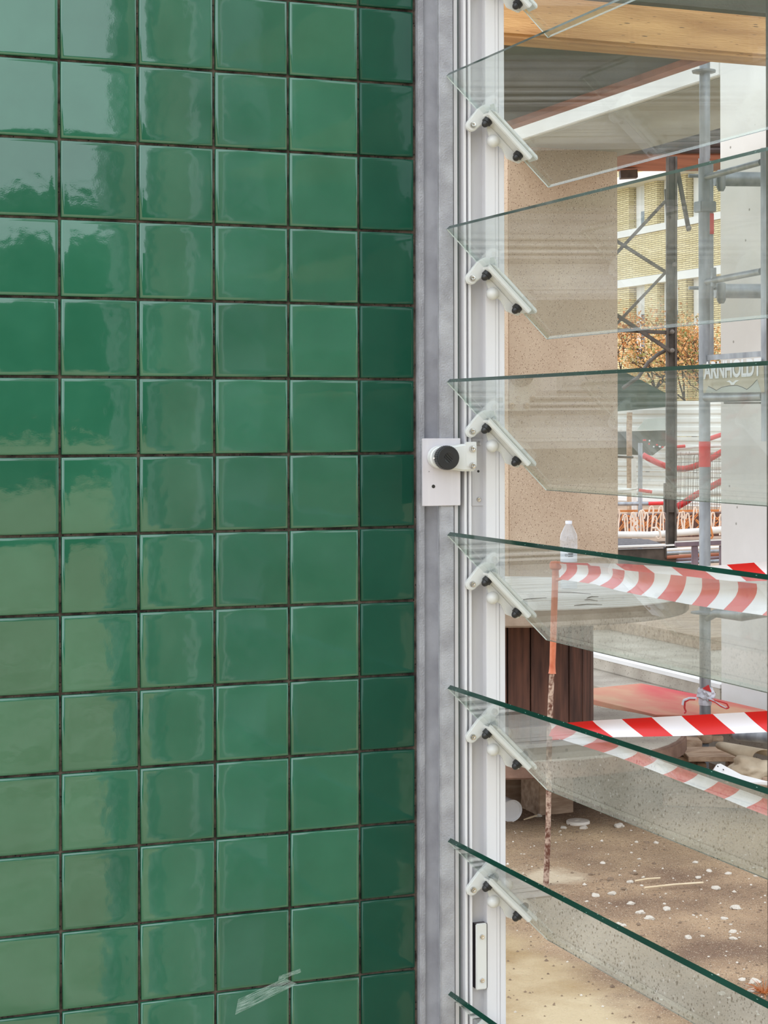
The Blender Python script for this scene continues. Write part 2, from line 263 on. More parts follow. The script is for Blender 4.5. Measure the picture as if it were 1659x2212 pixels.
# ------------------------------------------------------------------ mesh helpers
ORG = {}
class MB:
    def __init__(s): s.v = []; s.f = []; s.m = []; s.uv = None
    def add(s, vs, fs, mi=0):
        k = len(s.v); s.v += [Vector(p) for p in vs]; s.f += [tuple(i+k for i in f) for f in fs]; s.m += [mi]*len(fs); return s
    def box(s, a, b, mi=0):
        x0, y0, z0 = a; x1, y1, z1 = b
        vs = [(x, y, z) for x in (min(x0, x1), max(x0, x1)) for y in (min(y0, y1), max(y0, y1)) for z in (min(z0, z1), max(z0, z1))]
        return s.add(vs, [(0, 1, 3, 2), (4, 6, 7, 5), (0, 4, 5, 1), (2, 3, 7, 6), (0, 2, 6, 4), (1, 5, 7, 3)], mi)
    def bar(s, p, q, w, h, up=(0, 0, 1), mi=0):
        p, q, up = Vector(p), Vector(q), Vector(up); d = (q-p).normalized(); r = d.cross(up)
        if r.length < 1e-4: r = d.cross(Vector((1, 0, 0)))
        r.normalize(); u = r.cross(d).normalized(); r *= w/2; u *= h/2
        vs = [c+a*r+b*u for c in (p, q) for a, b in ((-1, -1), (1, -1), (1, 1), (-1, 1))]
        return s.add(vs, [(3, 2, 1, 0), (4, 5, 6, 7), (0, 1, 5, 4), (1, 2, 6, 5), (2, 3, 7, 6), (3, 0, 4, 7)], mi)
    def tube(s, pts, r, n=12, mi=0, caps=True):
        pts = [Vector(p) for p in pts]; rs = r if isinstance(r, (list, tuple)) else [r]*len(pts); ref = None; vs = []; fs = []
        for i, p in enumerate(pts):
            d = (pts[min(i+1, len(pts)-1)]-pts[max(i-1, 0)]).normalized()
            if ref is None:
                ref = d.cross(Vector((0, 0, 1)) if abs(d.z) < .9 else Vector((1, 0, 0))).normalized()
            ref = (ref-d*ref.dot(d)).normalized(); b = d.cross(ref)
            vs += [p+(ref*math.cos(2*math.pi*j/n)+b*math.sin(2*math.pi*j/n))*rs[i] for j in range(n)]
        for i in range(len(pts)-1):
            for j in range(n):
                a, b_ = i*n+j, i*n+(j+1) % n; fs.append((a, b_, b_+n, a+n))
        if caps: fs.append(tuple(range(n-1, -1, -1))); fs.append(tuple((len(pts)-1)*n+j for j in range(n)))
        return s.add(vs, fs, mi)
    def lathe(s, c, axis, prof, n=24, mi=0):   # prof: (radius, along)
        c = Vector(c); a = Vector(axis).normalized(); x = a.cross(Vector((0, 0, 1)) if abs(a.z) < .9 else Vector((1, 0, 0))).normalized(); y = a.cross(x)
        vs = []; fs = []
        for r, t in prof: vs += [c+a*t+(x*math.cos(2*math.pi*j/n)+y*math.sin(2*math.pi*j/n))*r for j in range(n)]
        for i in range(len(prof)-1):
            for j in range(n):
                p, q = i*n+j, i*n+(j+1) % n; fs.append((p, q, q+n, p+n))
        if prof[0][0] > 1e-6: fs.append(tuple(range(n-1, -1, -1)))
        if prof[-1][0] > 1e-6: fs.append(tuple((len(prof)-1)*n+j for j in range(n)))
        return s.add(vs, fs, mi)
    def prism(s, poly, d, mi=0):   # polygon of 3D points extruded by d
        poly = [Vector(p) for p in poly]; d = Vector(d); n = len(poly)
        return s.add(poly+[p+d for p in poly], [tuple(range(n-1, -1, -1)), tuple(range(n, 2*n))]+[(i, (i+1) % n, (i+1) % n+n, i+n) for i in range(n)], mi)
    def build(s, name, mat, parent=None, smooth=False, bevel=0, org=None, keep=False, segs=2):
        o0 = ORG[parent.name] if parent is not None else (Vector(org) if org is not None else Vector((0, 0, 0)))
        me = bpy.data.meshes.new(name); me.from_pydata([v-o0 for v in s.v], [], s.f)
        mats = mat if isinstance(mat, (list, tuple)) else [mat]
        for m_ in mats: me.materials.append(m_)
        for p, mi in zip(me.polygons, s.m): p.material_index = mi
        if s.uv:
            l = me.uv_layers.new(name='UVMap')
            for lp in me.loops: l.data[lp.index].uv = s.uv[lp.vertex_index]
        if not keep:
            bm = bmesh.new(); bm.from_mesh(me); bmesh.ops.recalc_face_normals(bm, faces=bm.faces)
            if bevel:
                es = [e for e in bm.edges if len(e.link_faces) == 2 and e.calc_face_angle(0) > math.radians(28)]
                bmesh.ops.bevel(bm, geom=es, offset=bevel, segments=segs, affect='EDGES', clamp_overlap=True)
            bm.to_mesh(me); bm.free()
        if smooth or bevel:
            me.shade_smooth(); me.set_sharp_from_angle(angle=math.radians(38))
        o = bpy.data.objects.new(name, me); C.objects.link(o)
        if parent is not None: o.parent = parent
        else: o.location = o0
        ORG[o.name] = o0.copy(); return o
def thing(name, label, cat, loc=(0, 0, 0), group=None, kind=None):
    o = bpy.data.objects.new(name, None); C.objects.link(o); o.location = loc; o.empty_display_size = .1
    ORG[o.name] = Vector(loc); tag(o, label, cat, group, kind); return o
def tag(o, label=None, cat=None, group=None, kind=None):
    if label: o['label'] = label
    if cat: o['category'] = cat
    if group: o['group'] = group
    if kind: o['kind'] = kind
    return o
def copytree(o, parent=None):
    c = o.copy(); C.objects.link(c)
    if parent is not None: c.parent = parent
    for ch in list(o.children): copytree(ch, c)
    return c

# ================================================================== tiled wall
WY = 2.32; PITCH = .1012; Z0 = 1.4598
wl = thing('wall_left', 'wall of glossy green square ceramic tiles with dark joints', 'wall', (0, WY, 0), kind='structure')
XJ = [.4824-PITCH*k for k in range(3, 0, -1)]+[.4824, .5837, .6849, .787, .8865, .9675]
MB().box((-2.4, WY+.0058, 0), (XJ[-1]+.004, WY+.16, 3.4)).build('grout_bed', M['grout'], wl)
def tile_mesh(wd, ht, nm):
    bm = bmesh.new(); g = .0018
    hw, hh = wd/2-g, ht/2-g
    rings = [(0, .0075), (0, .0020), (.0005, .0008), (.0015, .00018), (.004, 0), (.012, -.0002)]
    prev = None
    for ins, y in rings:
        vs = []
        for (x, z) in ((-hw+ins, -hh+ins), (hw-ins, -hh+ins), (hw-ins, hh-ins), (-hw+ins, hh-ins)): vs.append(bm.verts.new((x, y, z)))
        if prev:
            for i in range(4): bm.faces.new((prev[i], prev[(i+1) % 4], vs[(i+1) % 4], vs[i]))
        prev = vs
    bm.faces.new(prev); bmesh.ops.recalc_face_normals(bm, faces=bm.faces)
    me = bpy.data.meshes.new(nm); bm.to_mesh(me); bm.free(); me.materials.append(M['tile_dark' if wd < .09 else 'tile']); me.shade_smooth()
    return me
meshes = {}
rows = list(range(-8, 7))
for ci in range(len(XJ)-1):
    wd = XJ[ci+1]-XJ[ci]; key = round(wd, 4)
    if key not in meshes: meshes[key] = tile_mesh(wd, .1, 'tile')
    for k in rows:
        o = bpy.data.objects.new('tile', meshes[key]); C.objects.link(o); o.parent = wl
        o.location = ((XJ[ci]+XJ[ci+1])/2, random.uniform(-.0003, .0003), Z0+.1*k+.05)
        o.rotation_euler = (random.gauss(0, .0035), random.gauss(0, .0012), random.gauss(0, .0035))
fm = MB()
for zi in range(-15, 20):
    for ci in range(-18, len(XJ)-1):
        if ci >= 0 and zi in rows: continue
        x0, x1 = (XJ[ci], XJ[ci+1]) if ci >= 0 else (XJ[0]+ci*PITCH, XJ[0]+(ci+1)*PITCH)
        z0, z1 = Z0+.1*zi, Z0+.1*zi+.1
        if z0 < 0 or z1 > 3.4: continue
        g = .0018; a = .0012
        vs = []
        for ins, y in ((0, .007), (0, .001), (a, 0)):
            vs += [(x0+g+ins, WY+y, z0+g+ins), (x1-g-ins, WY+y, z0+g+ins), (x1-g-ins, WY+y, z1-g-ins), (x0+g+ins, WY+y, z1-g-ins)]
        fm.add(vs, [(i, (i+1) % 4, (i+1) % 4+4, i+4) for i in range(4)]+[(i+4, (i+1) % 4+4, (i+1) % 4+8, i+8) for i in range(4)]+[(8, 9, 10, 11)])
fo = fm.build('outer_tiles', M['tile'], wl); tag(fo, kind='stuff')
# paint smear near the bottom
def smear(pts, n=14):
    mb = MB(); mb.uv = []
    for i in range(n+1):
        t = i/n; a = Vector(pts[0]).lerp(Vector(pts[1]), t); b = Vector(pts[2]).lerp(Vector(pts[3]), t)
        mb.v += [a, b]; mb.uv += [(t, 0), (t, 1)]
        if i: k = 2*i; mb.f.append((k-2, k, k+1, k-1)); mb.m.append(0)
    return mb
ys = WY-.0012
sm = smear([at_y(505, 2192, ys), at_y(640, 2125, ys), at_y(512, 2158, ys), at_y(612, 2112, ys)]).build('paint_smear', M['smear'], wl, keep=True)
tag(sm, 'dried white streaky paint smear across two tiles')
smear([at_y(598, 2118, ys), at_y(648, 2100, ys), at_y(600, 2108, ys), at_y(646, 2092, ys)]).build('paint_smear', M['smear'], wl, keep=True)

# ================================================================== steel post at the wall end
post = thing('steel_post', 'galvanised grey steel post between the green tiles and the white frame', 'post', (1.0, 2.33, 0))
ZT = 3.4
def vbox(pa, pb, yf, yb, z0=0, z1=ZT, mb=None):
    mb = mb or MB(); mb.box((xat(pa, yf), yf, z0), (xat(pb, yf), yb, z1)); return mb
xl = xat(898.8, 2.3245)
MB().box((xl, 2.3135, 0), (xl+.0085, 2.352, ZT)).build('edge_lip', M['galv'], post, bevel=.0012)
fx = xat(950, 2.285)
MB().box((xl+.008, 2.322, 0), (fx+.012, 2.352, ZT)).build('web', M['galv_dark'], post)
MB().box((fx, 2.285, 0), (xat(981, 2.285), 2.2925, ZT)).build('flange', M['galv'], post, bevel=.0016, segs=3)
MB().box((fx+.012, 2.29, 0), (xat(981, 2.285), 2.36, ZT)).build('inner_web', M['galv_dark'], post)

# ================================================================== louver window frame (far jamb)
wf = thing('window_1', 'tall louver window with white aluminium jamb beside the steel post', 'window', (1.05, 2.3, 0), kind='structure')
vbox(981.5, 989, 2.289, 2.36).build('side_strip', M['alu'], wf)
g_ = vbox(989, 1006, 2.302, 2.36); g_.build('gasket', M['gasket'], wf)
vbox(1003, 1008.5, 2.285, 2.36).build('track_lip', M['white'], wf, bevel=.0006)
vbox(1008.5, 1016, 2.300, 2.36).build('track_slot', M['slot'], wf)
vbox(1013.5, 1018.5, 2.285, 2.36).build('track_lip', M['white'], wf, bevel=.0006)
vbox(1018, 1060, 2.301, 2.36).build('channel_floor', M['alu'], wf)
jm = MB(); jm.box((xat(1050, 2.289), 2.289, 0), (xat(1071, 2.289), 2.36, ZT)); jm.build('jamb_face', M['white'], wf, bevel=.0005)
jm = MB(); jm.box((xat(1071.3, 2.289), 2.2895, 0), (xat(1078, 2.289), 2.36, ZT)); jm.build('jamb_face', M['white'], wf, bevel=.0004)
jm = MB(); jm.box((xat(1078.2, 2.289), 2.291, 0), (xat(1091, 2.291), 2.36, ZT)); jm.build('jamb_face', M['white'], wf, bevel=.0012)
# wall return behind the jamb
MB().box((1.115, 2.362, 0), (1.6, 2.362+.02, .02)).build('sill_strip', M['conc'], wf)
ret = MB().box((xat(900, 2.345)-.6, 2.482, 0), (xat(1093, 2.45)-.02, 2.7, ZT)).build('wall_back', M['conc']); tag(ret, kind='structure')

# ================================================================== screws
def screw(c, axis, r, parent, nm='screw', h=.003):
    o = MB().lathe(c, axis, [(r*1.02, 0), (r, h*.6), (r*.85, h), (r*.5, h*1.05), (r*.46, h*.5), (0, h*.45)], 20).build(nm, M['steel'], parent, smooth=True)
    return o
AX = Vector((0, -1, 0))
# fixing plate + knob handle
pl = thing('latch_handle', 'white latch handle with a black knurled knob on a square aluminium plate', 'latch', at_y(955, 1093, 2.283))
P = lambda x, y, Y: at_y(x, y, Y)
pm_ = MB(); a, b = P(912.5, 1093.5, 2.2815), P(994.5, 947, 2.2815); pm_.box((a.x, 2.2815, a.z), (b.x, 2.2846, b.z)); bp_ = pm_.build('back_plate', M['plate'], pl, bevel=.0004)
hole = P(936, 1051, 2.2815); MB().lathe(hole+Vector((0, .0002, 0)), AX, [(.0025, 0), (.0024, .0006), (0, .0006)], 20).build('hole', M['socket'], bp_, smooth=True)
hole = P(926.5, 1019, 2.2815); MB().lathe(hole, AX, [(.0005, 0), (.0005, .0004), (0, .0004)], 8).build('hole', M['socket'], bp_)
# body: outline polygon, extruded
yf = 2.2695
def arc(cx, cy, r, a0, a1, n): return [(cx+r*math.cos(math.radians(a0+(a1-a0)*i/n)), cy+r*math.sin(math.radians(a0+(a1-a0)*i/n))) for i in range(n+1)]
outl = [(1028, 959.5), (1028, 1018.5), (1000, 1018.5), (985, 1016)]+arc(954, 988, 25, 75, 285, 16)+[(985, 962), (1000, 959.5)]
hb = MB().prism([P(x, y, yf) for x, y in outl], (0, .012, 0)).build('handle_body', M['white_cast'], pl, bevel=.0022, segs=3)
MB().box((P(1006, 960.5, yf-.0006).x, yf-.0006, P(0, 1019, yf).z), (P(1030, 960.5, yf-.0006).x, yf+.004, P(0, 959, yf).z)).build('mounting_tab', M['white_cast'], pl, bevel=.0008)
for (x, y) in ((1019.5, 970), (1020, 1006)): screw(P(x, y, yf-.0008), AX, .0044, pl, h=.0042)
yk = 2.2655; kc = P(961, 989, yk); kc2 = kc
prof = []
km = MB(); n = 72; rr = .0163
rings = [(.98, 0), (1, .0008), (1, .0105), (.94, .0125), (.90, .0128)]
vs = []; fs = []
for f, t in rings:
    for j in range(n):
        q = rr*f*(1-(.035 if (j % 2 and f > .95) else 0)); an = 2*math.pi*j/n
        vs.append(kc+AX*t+Vector((math.cos(an)*q, 0, math.sin(an)*q)))
for i in range(len(rings)-1):
    for j in range(n): a, b = i*n+j, i*n+(j+1) % n; fs.append((a, b, b+n, a+n))
fs.append(tuple((len(rings)-1)*n+j for j in range(n)))
km.add(vs, fs); kn = km.build('knob', M['black'], pl, smooth=False)
MB().lathe(kc+AX*.0126, AX, [(.0070, 0), (.0068, .0006), (.0060, .0003), (0, .0003)], 28).build('knob_boss', M['black'], kn, smooth=True)
km = MB()
for k in (-1, 0, 1):
    d = Vector((.72, 0, -.69)); nrm = Vector((.69, 0, .72)); c0 = kc+AX*.0133+nrm*(k*.0028); hl = math.sqrt(max(.0062**2-(k*.0028)**2, 0))
    km.bar(c0-d*hl, c0+d*hl, .0012, .0014, up=(0, -1, 0))
km.build('knob_ribs', M['black'], kn)
MB().lathe(kc+Vector((-.0168, -.002, -.0005)), (-.5, -.85, 0), [(.0013, -.001), (.0012, .0008), (0, .0008)], 12).build('pin', M['steel'], pl)

def striplate(nm, label, x0, x1, y0, y1, yfr, th, mat, screws, holes, bev, rot=None):
    t = thing(nm, label, 'plate', P((x0+x1)/2, y1, yfr))
    a, b = P(x0, y1, yfr), P(x1, y0, yfr)
    MB().box((a.x, yfr, a.z), (b.x, yfr+th, b.z)).build('plate', mat, t, bevel=bev, segs=3)
    for (x, y) in screws: screw(P(x, y, yfr), AX, .0034, t, h=.0022)
    for (x, y) in holes: MB().lathe(P(x, y, yfr), AX, [(.0018, -.0005), (.0018, .0002), (0, .0002)], 16).build('hole', M['socket'], t)
    return t
striplate('guide_plate', 'narrow aluminium strip plate with two screws right of the latch', 1019, 1045, 947, 1093.5, 2.2995, .0016, M['alu'], [(1033.5, 959), (1033.5, 1079)], [(1033, 1018.5)], .0003)
t = striplate('cover_plate', 'white rounded cover plate with two screws low in the jamb channel', 1026, 1050, 1994, 2140, 2.287, .003, M['white_cast'], [(1038.5, 2024), (1038.5, 2118)], [], .0014)
a, b = P(1026, 2137, 2.29), P(1028, 1997, 2.29); MB().box((a.x, 2.2895, a.z), (b.x+.02, 2.3008, b.z)).build('backing', M['slot'], t)

# ================================================================== glass louvers
YG = 2.281
cor = at_y(965, 165, YG)           # upper-left corner of the blade with k = 0
U = at_y(965+214, 165+248, YG)-cor; LEN = U.length; U.normalize(); N = Vector((-U.z, 0, U.x)); TK = .0064; BL = 1.06
M['clear_edge'] = glassmat('clear_edge', (.80, .90, .85, 1), .02)
def louver(c):
    t = thing('glass_louver', 'x', 'louver', c)
    mb = MB(); p = [c, c+U*LEN, c+U*LEN+N*TK, c+N*TK]; q = [v+Vector((0, -BL, 0)) for v in p]
    mb.add(p+q, [(0, 1, 5, 4), (2, 3, 7, 6)], 0)      # large faces
    mb.add(p+q, [(3, 0, 4, 7)], 1)                    # outer long edge
    AR = .0014                                        # edge line width; the bright end line paints in a refracted glint
    e = [c+U*LEN+N*AR, c+N*AR, c+N*(TK-.0007), c+U*LEN+N*(TK-.0007)]; e2 = [v+Vector((0, -BL, 0)) for v in e]
    mb.add([p[1], e[0], q[1], e2[0]], [(0, 1, 3, 2)], 1); mb.add([e[0], e[3], e2[0], e2[3]], [(0, 1, 3, 2)], 3); mb.add([e[3], p[2], e2[3], q[2]], [(0, 1, 3, 2)], 3)
    for a_, b_ in ((p, e), (q, e2)):
        mb.add([a_[0], a_[1], b_[0], b_[1]], [(0, 1, 2, 3)], 2); mb.add([b_[1], b_[0], b_[3], b_[2]], [(0, 1, 2, 3)], 3); mb.add([b_[2], b_[3], a_[2], a_[3]], [(0, 1, 2, 3)], 3)
    mb.build('glass_pane', [M['glass'], M['glass_edge'], M['glass_end'], M['clear_edge']], t)
    # clamp at the far end (and its twin at the near end)
    def clamp(yo):
        cc = c+Vector((0, yo, 0)); s = 1
        u0, u1 = .0705, .158
        fl = MB(); prf = [cc+U*u0-N*.0002, cc+U*u1-N*.0002, cc+U*(u1-.002)-N*.0034, cc+U*(u0+.004)-N*.0034]
        fl.prism(prf, (0, -.0255, 0))
        # front lip, thicker
        fl.prism([cc+U*(u0-.001)+Vector((0, -.0225, 0))+N*.0034, cc+U*u1+Vector((0, -.0225, 0))+N*.0034, cc+U*(u1-.001)+Vector((0, -.0225, 0))-N*.0045, cc+U*(u0+.003)+Vector((0, -.0225, 0))-N*.0045], (0, -.0032, 0))
        b = fl.build('clamp_bracket', M['white_cast'], t, bevel=.0011, segs=2)
        # arm with rounded pivot end, in a plane parallel to the jamb
        yp = YG-.0075; off = cc-cor
        q_ = lambda x, y: at_y(x, y, yp)+off
        piv = q_(1019.5, 272); piv.y = cc.y-.0075
        arcp = [(1019.5+12.5*math.cos(math.radians(225-195*i/12)), 272-12.5*math.sin(math.radians(225-195*i/12))) for i in range(13)]
        arcp = [(1019+12.8*math.cos(an), 272.5+12.8*math.sin(an)) for an in [math.radians(218-185*i/12) for i in range(13)]]
        pxs = arcp+[(1049, 268), (1063, 257), (1066, 243), (1057, 229), (1047, 228), (1032, 237)]
        P3 = [q_(x, y) for x, y in pxs]; pts = [(v.x, v.z) for v in P3]
        ar = MB().prism([Vector((x, cc.y-.0075, z)) for x, z in pts], (0, .0065, 0)).build('pivot_arm', M['white_cast'], t, bevel=.0014, segs=2)
        # gusset joining arm to lip
        MB().prism([Vector((x, cc.y-.0075, z)) for x, z in pts[-5:-2]], (0, -.014, 0)).build('gusset', M['white_cast'], t, bevel=.0008)
        # web plate with the ball below the flange
        wz = [cc+U*(u0+.015)-N*.003, cc+U*(u1-.002)-N*.003, cc+U*(u1-.003)-N*.009, cc+U*(u1-.020)-N*.017, cc+U*(u0+.052)-N*.012, cc+U*(u0+.034)-N*.017, cc+U*(u0+.02)-N*.010]
        MB().prism(wz, (0, -.004, 0)).build('web_plate', M['white_cast'], t, bevel=.0009)
        ball = cc+U*(u0+.0365)-N*.0145+Vector((0, -.003, 0)); r = .0088
        MB().lathe(ball, AX, [(r*math.cos(x), r*math.sin(x)) for x in [math.radians(-80+i*17) for i in range(11)]], 20).build('crank_ball', M['white_cast'], t, smooth=True)
        MB().prism([cc+U*(u0+.001)+N*(TK-.0022), cc+U*(u1+.008)+N*(TK-.0022), cc+U*(u1+.005)+N*(TK+.0028), cc+U*(u0+.010)+N*(TK+.0028)], (0, -.0255, 0)).build('upper_plate', M['white_cast'], t, bevel=.0011)
        for uu in (u0+.0105, u0+.0735):
            q = cc+U*uu-N*.003+Vector((0, -.0125, 0))
            MB().lathe(q, -N, [(.0066, 0), (.0066, .0055), (.0052, .006), (.0050, .0075), (.0042, .0098), (.0026, .0116), (0, .0122)], 6 if 0 else 18).build('cap_nut', M['black'], t, smooth=True)
            MB().lathe(cc+U*uu+N*(TK+.003)+Vector((0, -.0125, 0)), N, [(.0045, 0), (.0043, .0012), (0, .0014)], 16).build('bolt_head', M['steel'], t, smooth=True)
        s_ = screw(piv+Vector((0, -.0002, 0)), AX, .0042, t, 'pivot_screw', h=.003)
    clamp(0); clamp(-BL+.0255)
    return t
LV = ['uppermost glass louver blade, only its lower corner showing at top of picture',
      'glass louver blade across the timber beam, second from the top',
      'glass louver blade in front of the speckled pillar and brick building',
      'glass louver blade just right of the black knob, its edge nearly level',
      'glass louver blade in front of the water bottle and reel table top',
      'glass louver blade crossing the lower red and white tape',
      'glass louver blade crossing the stony sand, lowest with its bracket in full view',
      'lowest glass louver blade, only its upper corner showing at bottom of picture']
DZ = .2057
lv0 = louver(cor)
for k in range(-1, 7):
    o = lv0 if k == 0 else copytree(lv0)
    o.location = cor-Vector((0, 0, DZ*k)); o.rotation_euler = (0, {-1: -.03, 0: -.03, 1: -.012}.get(k, 0), 0); o['label'] = LV[k+1]; o['group'] = 'glass louvers of the window'

# near jamb of the window and the pier beside it (seen only mirrored in tiles and glass)
jn = MB(); jn.box((1.0, YG-BL-.085, 0), (1.125, YG-BL-.012, ZT)); tag(jn.build('trim_1', M['white'], bevel=.001), kind='structure')
ms = MB(); ax = xat(1656, 2.06); ms.box((ax, 2.0, 0), (ax+.06, 2.06, ZT)); mo = ms.build('steel_mullion', M['dark_steel'], org=(ax, 2, 0)); tag(mo, 'dark brown steel upright at the right edge behind the louvers', 'post')
tag(MB().box((1.04, .60, 0), (1.45, 1.12, ZT)).build('wall_right', M['conc']), kind='structure')
tag(MB().box((1.06, .20, 0), (1.13, .38, ZT)).build('trim_2', M['galv']), kind='structure')

# ================================================================== ground
def gridplane(x0, x1, y0, y1, nx, ny, f, name, mat):
    vs = []; fs = []
    for j in range(ny+1):
        for i in range(nx+1):
            x = x0+(x1-x0)*i/nx; y = y0+(y1-y0)*j/ny; vs.append((x, y, f(x, y)))
    for j in range(ny):
        for i in range(nx): a = j*(nx+1)+i; fs.append((a, a+1, a+nx+2, a+nx+1))
    mb = MB(); mb.add(vs, fs); return mb.build(name, mat, smooth=True)
def gz(x, y):
    return .006*noise.noise(Vector((x*2.2, y*2.2, 0)))+.004*noise.noise(Vector((x*9, y*9, 3)))+.0025*noise.noise(Vector((x*25, y*25, 7)))
gs = gridplane(1.2, 4.75, 3.0, 8.2, 240, 350, gz, 'floor', M['sand']); tag(gs, 'brown sandy ground littered with small stones', kind='structure')
far = MB().box((-60, -80, -.3), (80, 110, -.02)).build('floor', M['path']); tag(far, 'sandy building-site ground', kind='structure')
# pale sand slab edge in the lower left, and concrete strip at the wall foot
def ground_poly(pts, z, th, name, mat, label, jig=.0):
    P3 = [at_z(x, y, z) if not hasattr(x, 'x') else x for x, y in pts]
    return MB().prism(P3, (0, 0, -th)).build(name, mat)
ag = MB().prism([(.4, 2.7, .035), (1.72, 2.7, .035), (1.72, 4.6, .035), (1.5, 5.3, .035), (.4, 5.3, .035)], (0, 0, -.09)).build('floor', M['aggregate'], bevel=.006); tag(ag, 'rough concrete aggregate strip along the wall foot', kind='structure')

# ================================================================== raised concrete level, wall, pillar, ceiling
XW = 4.64; PLX = 4.35
tag(MB().box((PLX, 3.0, -.1), (40, 60, .2)).build('floor', M['conc']), 'raised concrete level behind the scaffold', kind='structure')
tag(MB().box((XW, 7.44, .2), (40, 60, .276)).build('trim_3', M['conc'], bevel=.006), 'concrete kerb', kind='structure')
tag(MB().box((XW-.004, 7.44, .262), (XW+.045, 60, .281)).build('trim_4', M['white_conc']), 'pale kerb edge', kind='structure')
tag(MB().box((5.28, 8.6, .276), (40, 60, .345)).build('trim_5', M['old_wood'], bevel=.004), 'timber edged step', kind='structure')
cwl = MB(); cwl.box((XW, 5.4, .2), (XW+.25, 7.44, 4.4)); tag(cwl.build('wall_far', M['white_conc'], bevel=.008), 'pale smooth concrete wall', kind='structure')
colx0, colx1, coly = XW, 5.36, 9.72
tag(MB().box((colx0, coly, .2), (colx1, coly+.8, 3.13)).build('stone_pillar', M['stone'], bevel=.006, org=(5, 10, .2)), 'beige speckled stone pillar behind the water bottle', 'pillar')
tag(MB().box((XW, 7.44, 3.12), (5.45, 14, 3.235)).build('concrete_beam', M['white_conc'], bevel=.004, org=(5, 8, 3.12)), 'white concrete edge beam running diagonally under the dark ceiling', 'beam')
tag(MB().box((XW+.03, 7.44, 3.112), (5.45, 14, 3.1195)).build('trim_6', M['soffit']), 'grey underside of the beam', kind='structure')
cl = MB(); cl.box((2.4, 5.6, 2.952), (3.905, 9.4, 3.05)); ce = cl.build('ceiling', M['ceiling']); tag(ce, 'dark boarded ceiling', kind='structure')
tag(MB().box((3.84, 5.6, 2.925), (3.90, 9.4, 2.953)).build('trim_7', M['red_wood']), 'brown edge batten of the ceiling', kind='structure')
tb = MB(); tb.box((1.4, 5.42, 2.752), (6.2, 5.56, 2.895)); tag(tb.build('timber_beam', M['timber'], bevel=.012, segs=3, org=(3, 5.5, 2.75)), 'golden knotty timber beam crossing the top of the picture', 'beam')

# ================================================================== cable reel table
rc = wp(1080, 1600, 7.35); rc = Vector((rc.x, rc.y, 0)); RR = .74
reel = thing('cable_reel_table', 'large wooden cable reel used as a table, drum of dark brown planks', 'table', (rc.x, rc.y, .22))
def disc(c, r, z0, z1, name, mat, parent, n=64, bev=.006):
    return MB().lathe((c.x, c.y, z0), (0, 0, 1), [(r, 0), (r, z1-z0)], n).build(name, mat, parent, bevel=bev)
# top: planks side by side + rim
npl = 9; wdt = 2*(RR-.012)/npl
for i in range(npl):
    o0 = -(RR-.012)+i*wdt; o1 = o0+wdt-.006
    def hw(v): return math.sqrt(max((RR-.012)**2-v*v, 0))
    vv = [o0+(o1-o0)*j/6 for j in range(7)]
    poly = [Vector((rc.x+hw(v), rc.y+v, .785)) for v in vv]+[Vector((rc.x-hw(v), rc.y+v, .785)) for v in reversed(vv)]
    poly = [p for j, p in enumerate(poly) if j == 0 or (p-poly[j-1]).length > 1e-4]
    MB().prism(poly, (0, 0, .0465+random.uniform(0, .002))).build('top_board', M['reel_top'], reel)
disc(rc, RR, .770, .829, 'top_flange', M['reel_rim'], reel)
disc(rc, RR-.01, .225, .285, 'bottom_flange', M['reel_low'], reel)
MB().lathe((rc.x, rc.y, .285), (0, 0, 1), [(RR-.03, 0), (RR-.03, .003), (0, .003)], 48).build('dust_layer', M['conc'], reel)
DR = .368; nb = 26
for i in range(nb):
    a0 = 2*math.pi*i/nb; a1 = a0+2*math.pi/nb-.012; r1 = DR-.024; o_ = random.uniform(-.004, .002)
    q = [Vector((rc.x+math.cos(a)*(r+o_), rc.y+math.sin(a)*(r+o_), .285)) for a, r in ((a0, DR), (a1, DR), (a1, r1), (a0, r1))]
    MB().prism(q, (0, 0, .49)).build('drum_plank', M['plank'], reel, bevel=.002, segs=1)
MB().lathe((rc.x, rc.y, .285), (0, 0, 1), [(DR-.03, 0), (DR-.03, .49)], 26).build('drum_core', M['socket'], reel)
# blocks below
bx = at_z(1196, 1757, 0)
for i, (x, y, lb) in enumerate(((1195, 1757, 'pale wooden block under the reel table behind the rusty rod'), (1085, 1740, 'dark wooden block under the reel table by the jamb'), (1330, 1700, 'wooden block under the right side of the reel table'))):
    p = at_z(x, y, 0); s = .074
    tag(MB().box((p.x-s, p.y-.02, -.01), (p.x+s, p.y+.14, .222)).build('wood_block', M['old_wood'], bevel=.003, org=(p.x, p.y, 0)), lb, 'block')
p = at_z(1110, 1705, 0)
tag(MB().bar(p+Vector((-.6, .2, .03)), p+Vector((.9, .1, .03)), .09, .06).build('timber_runner', M['plank'], org=p), 'dark timber runner lying in the shade under the reel table', 'timber')

